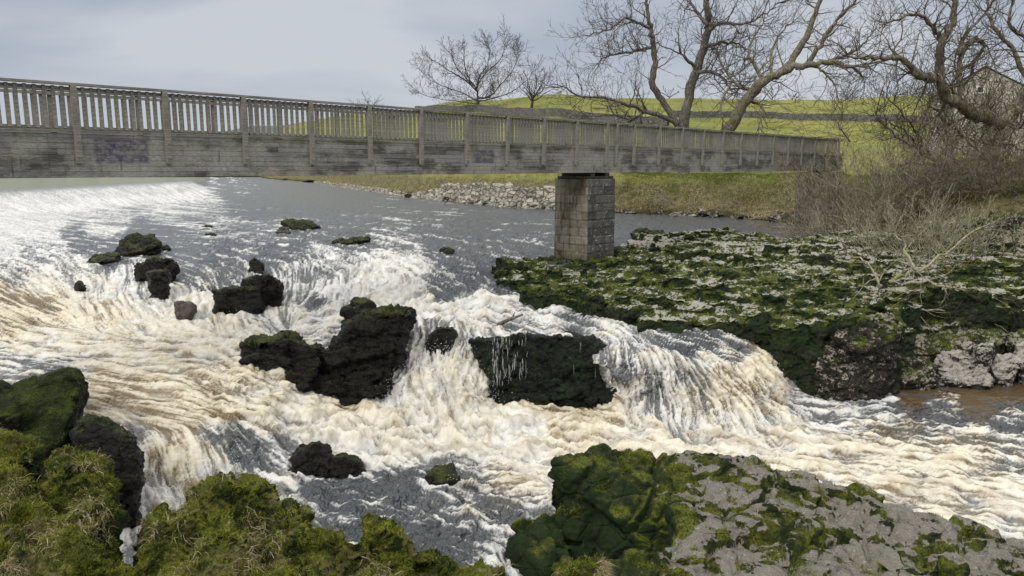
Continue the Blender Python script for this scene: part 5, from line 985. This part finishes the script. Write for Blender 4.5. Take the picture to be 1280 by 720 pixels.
def build_small():
    g = lambda px, Y, dz=0: (on_ground(px, Y)[0], Y, on_ground(px, Y)[2] + dz)
    bush('bush', 'dense tangle of bare brown stems swallowing the far end of the footbridge', g(1080, 47.5, .6), 3.0, 38, 4.6, M['bramble'], 5, up=1.3, r=.05, kids=(1.2, .8), wig=.5, rmin=.011)
    bush('bush', 'lower drooping tangle of bare stems over the bank edge below the footbridge end', g(1092, 43.5, 1.0), 3.8, 38, 3.6, M['bramble'], 6, up=.6, r=.048, kids=(1.2, .8), wig=.6, rmin=.010, dirb=(-.2, -.35, -.1))
    bush('bush', 'tall brown thicket of bare stems standing between the footbridge end and the largest tree', g(1170, 48, 0), 3.4, 30, 4.0, M['bramble'], 7, up=1.3, r=.03, kids=(1.2, .8), wig=.5, rmin=.012)
    bush('bush', 'brown bramble clump at the foot of the bare tree with two trunks', g(858, 68.5, -.3), 2.4, 45, 1.5, M['bramble'], 8, up=.5, r=.022, kids=(1.2, .8), wig=.6, rmin=.012)
    bush('bush', 'brown bramble clump on the bank between the two leaning trunks and the abutment', g(935, 64.5, -.3), 2.0, 26, 1.0, M['bramble'], 9, up=.5, r=.02, kids=(1.2, .8), wig=.6, rmin=.012)
    bush('bush', 'low mossy twig thicket under the largest bare tree at the right edge', g(1262, 45, -.2), 4.2, 150, 2.2, M['bark2'], 10, up=.45, r=.024, kids=(1.3, .9), wig=.6, rmin=.010)
    bush('bush', 'grey brown thicket in front of the field wall by the barn', g(1240, 60, -.2), 5, 24, 1.6, M['bramble'], 11, up=.8, r=.024, kids=(1.2, .8), wig=.5, rmin=.013)
    p = at(1150, 322, 33.5); bush('bush', 'pale straw coloured bare shrub spraying up from the back of the rock shelf', (p.x, p.y, -4.1), 2.2, 42, 2.1, M['twigpale'], 12, up=1.0, r=.026, kids=(1.1, .7), wig=.38, rmin=.007, squash=.6)
    p = at(1215, 330, 31); bush('bush', 'thinner pale shrub nearer the right edge of the rock shelf', (p.x, p.y, -4.2), 1.8, 26, 1.7, M['twigpale'], 13, up=.9, r=.022, kids=(1.1, .7), wig=.38, rmin=.007, dirb=(.4, 0, 0))
    bush('bush', 'tall spindly bare saplings screening the barn gable beside the largest tree', g(1226, 58, 0), 5.0, 13, 6.0, M['bark2'], 23, up=2.2, r=.06, kids=(1.5, 1.2), wig=.45, rmin=.014)
    P = dict(seg=[.4, .3, .25, .2], wig=.5, up=-.12, rmin=.007, maxlev=3, twig_r=.015, kids=[1.2, 1, .6], minlen=.25, first=(.5, 1.5), trunk_r=.09, bare0=.15)
    L = [([(1036, 416), (1052, 396), (1080, 372), (1112, 352), (1145, 338), (1180, 318), (1215, 290)], .10, .03, 4, .8), ([(1080, 372), (1110, 372), (1150, 384), (1190, 392), (1235, 402)], .06, .02, 1.0, 1.6), ([(1112, 352), (1150, 352), (1195, 362), (1240, 372)], .06, .02, 1, 1.6),
         ([(1052, 396), (1085, 395), (1110, 400), (1150, 415), (1200, 428)], .05, .015, .4, 1.6), ([(1145, 338), (1130, 310), (1120, 290)], .05, .02, 1.5, 1.2), ([(1100, 360), (1085, 330), (1060, 318)], .05, .015, 1, 1.2)]
    tree_px('fallen_branch', 'long fallen pale branch with drooping twigs lying across the right side of the rock shelf', 'fallen branch', L, 24.5, M['twigpale'], P, 17)
    m = MB(); a = on_water(622, 406, .0); b = on_water(640, 398, .16); c = on_water(654, 393, .22); m.tube([a, b, c], [.07, .055, .035], 7); m.tube([b, b + Vector((.1, .1, .2))], [.03, .012], 5)
    o = m.build('driftwood', M['bark'], smooth=True); tag(o, 'short brown driftwood log caught at the lip above the middle falls', 'driftwood')
    # stones along the foot of the far bank
    rs = np.random.default_rng(77); mats = [M['pale'], M['r_speck']]
    hs = []
    for k in range(70):
        px = rs.uniform(345, 1075); 
        if 690 < px < 780: continue
        Y = float(bank_y0(px)) + rs.uniform(-.2, 1.6); X = float(ray(px, 262)[0]) * Y; s = rs.uniform(.2, 1.0) * (1 if px > 780 else 1.3); n = 9; pts = rs.normal(size=(n, 3)); pts /= np.linalg.norm(pts, axis=1)[:, None]; pts *= (s * rs.uniform(1, 1.8), s, s * .6)
        v, t = hull_mesh([tuple(p) for p in pts]); z = max(-4.3, float(ground_z(np.array([X]), np.array([Y]))[0])); o = mesh_np('bank_stone', v, t, M['r_speck'] if px > 560 else M['r_green'], smooth=False); o.location = (X, Y, z + .05)
        side = 'left of the pier' if px < 690 else 'right of the pier'; tag(o, 'one of the loose stones along the foot of the far bank ' + side, 'stone', 'loose stones along the far bank ' + side)
def build_spray():
    rs = np.random.default_rng(5); P = []
    def cloud(x0, x1, y0, y1, n, h, dx=.25):
        px = rs.uniform(x0, x1, n); py = rs.uniform(y0, y1, n)
        z = samp(_CO[:, :, :1], ncoarse_x, ncoarse_y, px, py)[:, 0]; a, b = ray(px, py); Y = z / b; P.append(np.stack([a * Y + rs.normal(size=n) * .05, Y - np.abs(rs.normal(size=n)) * dx, z + rs.exponential(h, n)], 1))
    cloud(480, 620, 430, 520, 2600, .12); cloud(470, 660, 490, 560, 1800, .14); cloud(780, 980, 440, 525, 1600, .05, .1); cloud(780, 1000, 515, 545, 900, .10); cloud(170, 300, 560, 640, 900, .10); cloud(560, 660, 540, 600, 700, .12); cloud(20, 300, 370, 440, 700, .08)
    P = np.concatenate(P); n = len(P); r = rs.uniform(.003, .011, n)[:, None, None]
    oc = np.array([[1, 0, 0], [-1, 0, 0], [0, 1, 0], [0, -1, 0], [0, 0, 1.4], [0, 0, -1.4]]); f = np.array([[0, 2, 4], [2, 1, 4], [1, 3, 4], [3, 0, 4], [2, 0, 5], [1, 2, 5], [3, 1, 5], [0, 3, 5]])
    V = (P[:, None] + oc[None] * r).reshape(-1, 3); Fq = (np.arange(n)[:, None, None] * 6 + f[None]).reshape(-1, 3); o = mesh_np('spray', V, Fq, M['veil']); tag(o, 'fine white droplets thrown up over the falls', 'spray', kind='stuff')
    # thin veils of water running down the dark rock wall
    m = MB(); 
    for k in range(90):
        u = rs.random(); px = 616 + 44 * rs.random() ** 1.7 if u < .85 else (rs.uniform(700, 772) if u < .75 else rs.uniform(620, 770)); y0 = np.interp(px, [590, 640, 700, 745, 772], [420, 414, 412, 418, 436]) + 2
        L = rs.uniform(.06, .42) if px < 655 else rs.uniform(.1, .6); p = at(px, y0, 21.3 + rs.uniform(-.1, .05)); s0 = rs.uniform(0, 1) * (1.6 - L) if px < 655 else rs.uniform(0, 1.2); q = np.array(p) - (0, 0, s0); n = 6
        pts = [q + (rs.normal() * .003 * i, -.06 * i * .4 - .12 * (s0 > .5), -L * i / n) for i in range(n)]; m.tube(pts, rs.uniform(.0015, .0045 if px < 655 else .0028) * np.array([.6, 1, 1, .9, .8, .3]), 3, cap=False)
    o = m.build('water_veil', M['veil'], smooth=True); tag(o, 'thin white veils of water running down the dark green rock wall', 'waterfall', kind='stuff')
def build_hills():
    # distant blue-grey moor far behind the left of the view
    xs = np.linspace(-2600, 600, 160); ys = np.linspace(0, 1, 20); px = 640 + F * xs / 2600; X, T = np.meshgrid(xs, ys)
    top = np.interp(px, [-400, 100, 170, 230, 300, 380, 460, 560, 700, 900], [200, 196, 182, 163, 160, 150, 155, 150, 150, 170]); r = ray(px, top)[1] * 2600 + 14 * perlin(np.stack([xs * .006, 0 * xs, 0 * xs], 1))
    Z = -60 + (r[None] + 60) * np.sin(T * np.pi / 2 * 1.4).clip(0, 1); o = mesh_np('hills', np.stack([X, 2100 + 900 * T, Z], -1).reshape(-1, 3), grid_faces(20, 160), M['moor']); tag(o, 'low distant blue grey moor seen through the left railings', 'hills', kind='structure')
_t = NT('falling_water_white'); M['veil'] = _t.done(_t.bsdf((.82, .84, .85), .5))
M['moor'] = simple('distant_moor', (.12, .13, .13), .95)
import time
_t0 = time.time()
def tick(s): print('TICK', s, round(time.time() - _t0, 1))
build_ground(); tick('ground'); build_river(); tick('water')
build_bridge(); build_pier(); build_walls(); build_barn(); tick('built')
build_rocks(); tick('rocks'); build_trees(); tick('trees')
build_grass(); tick('grass'); build_small(); build_hills(); tick('small')
build_spray()
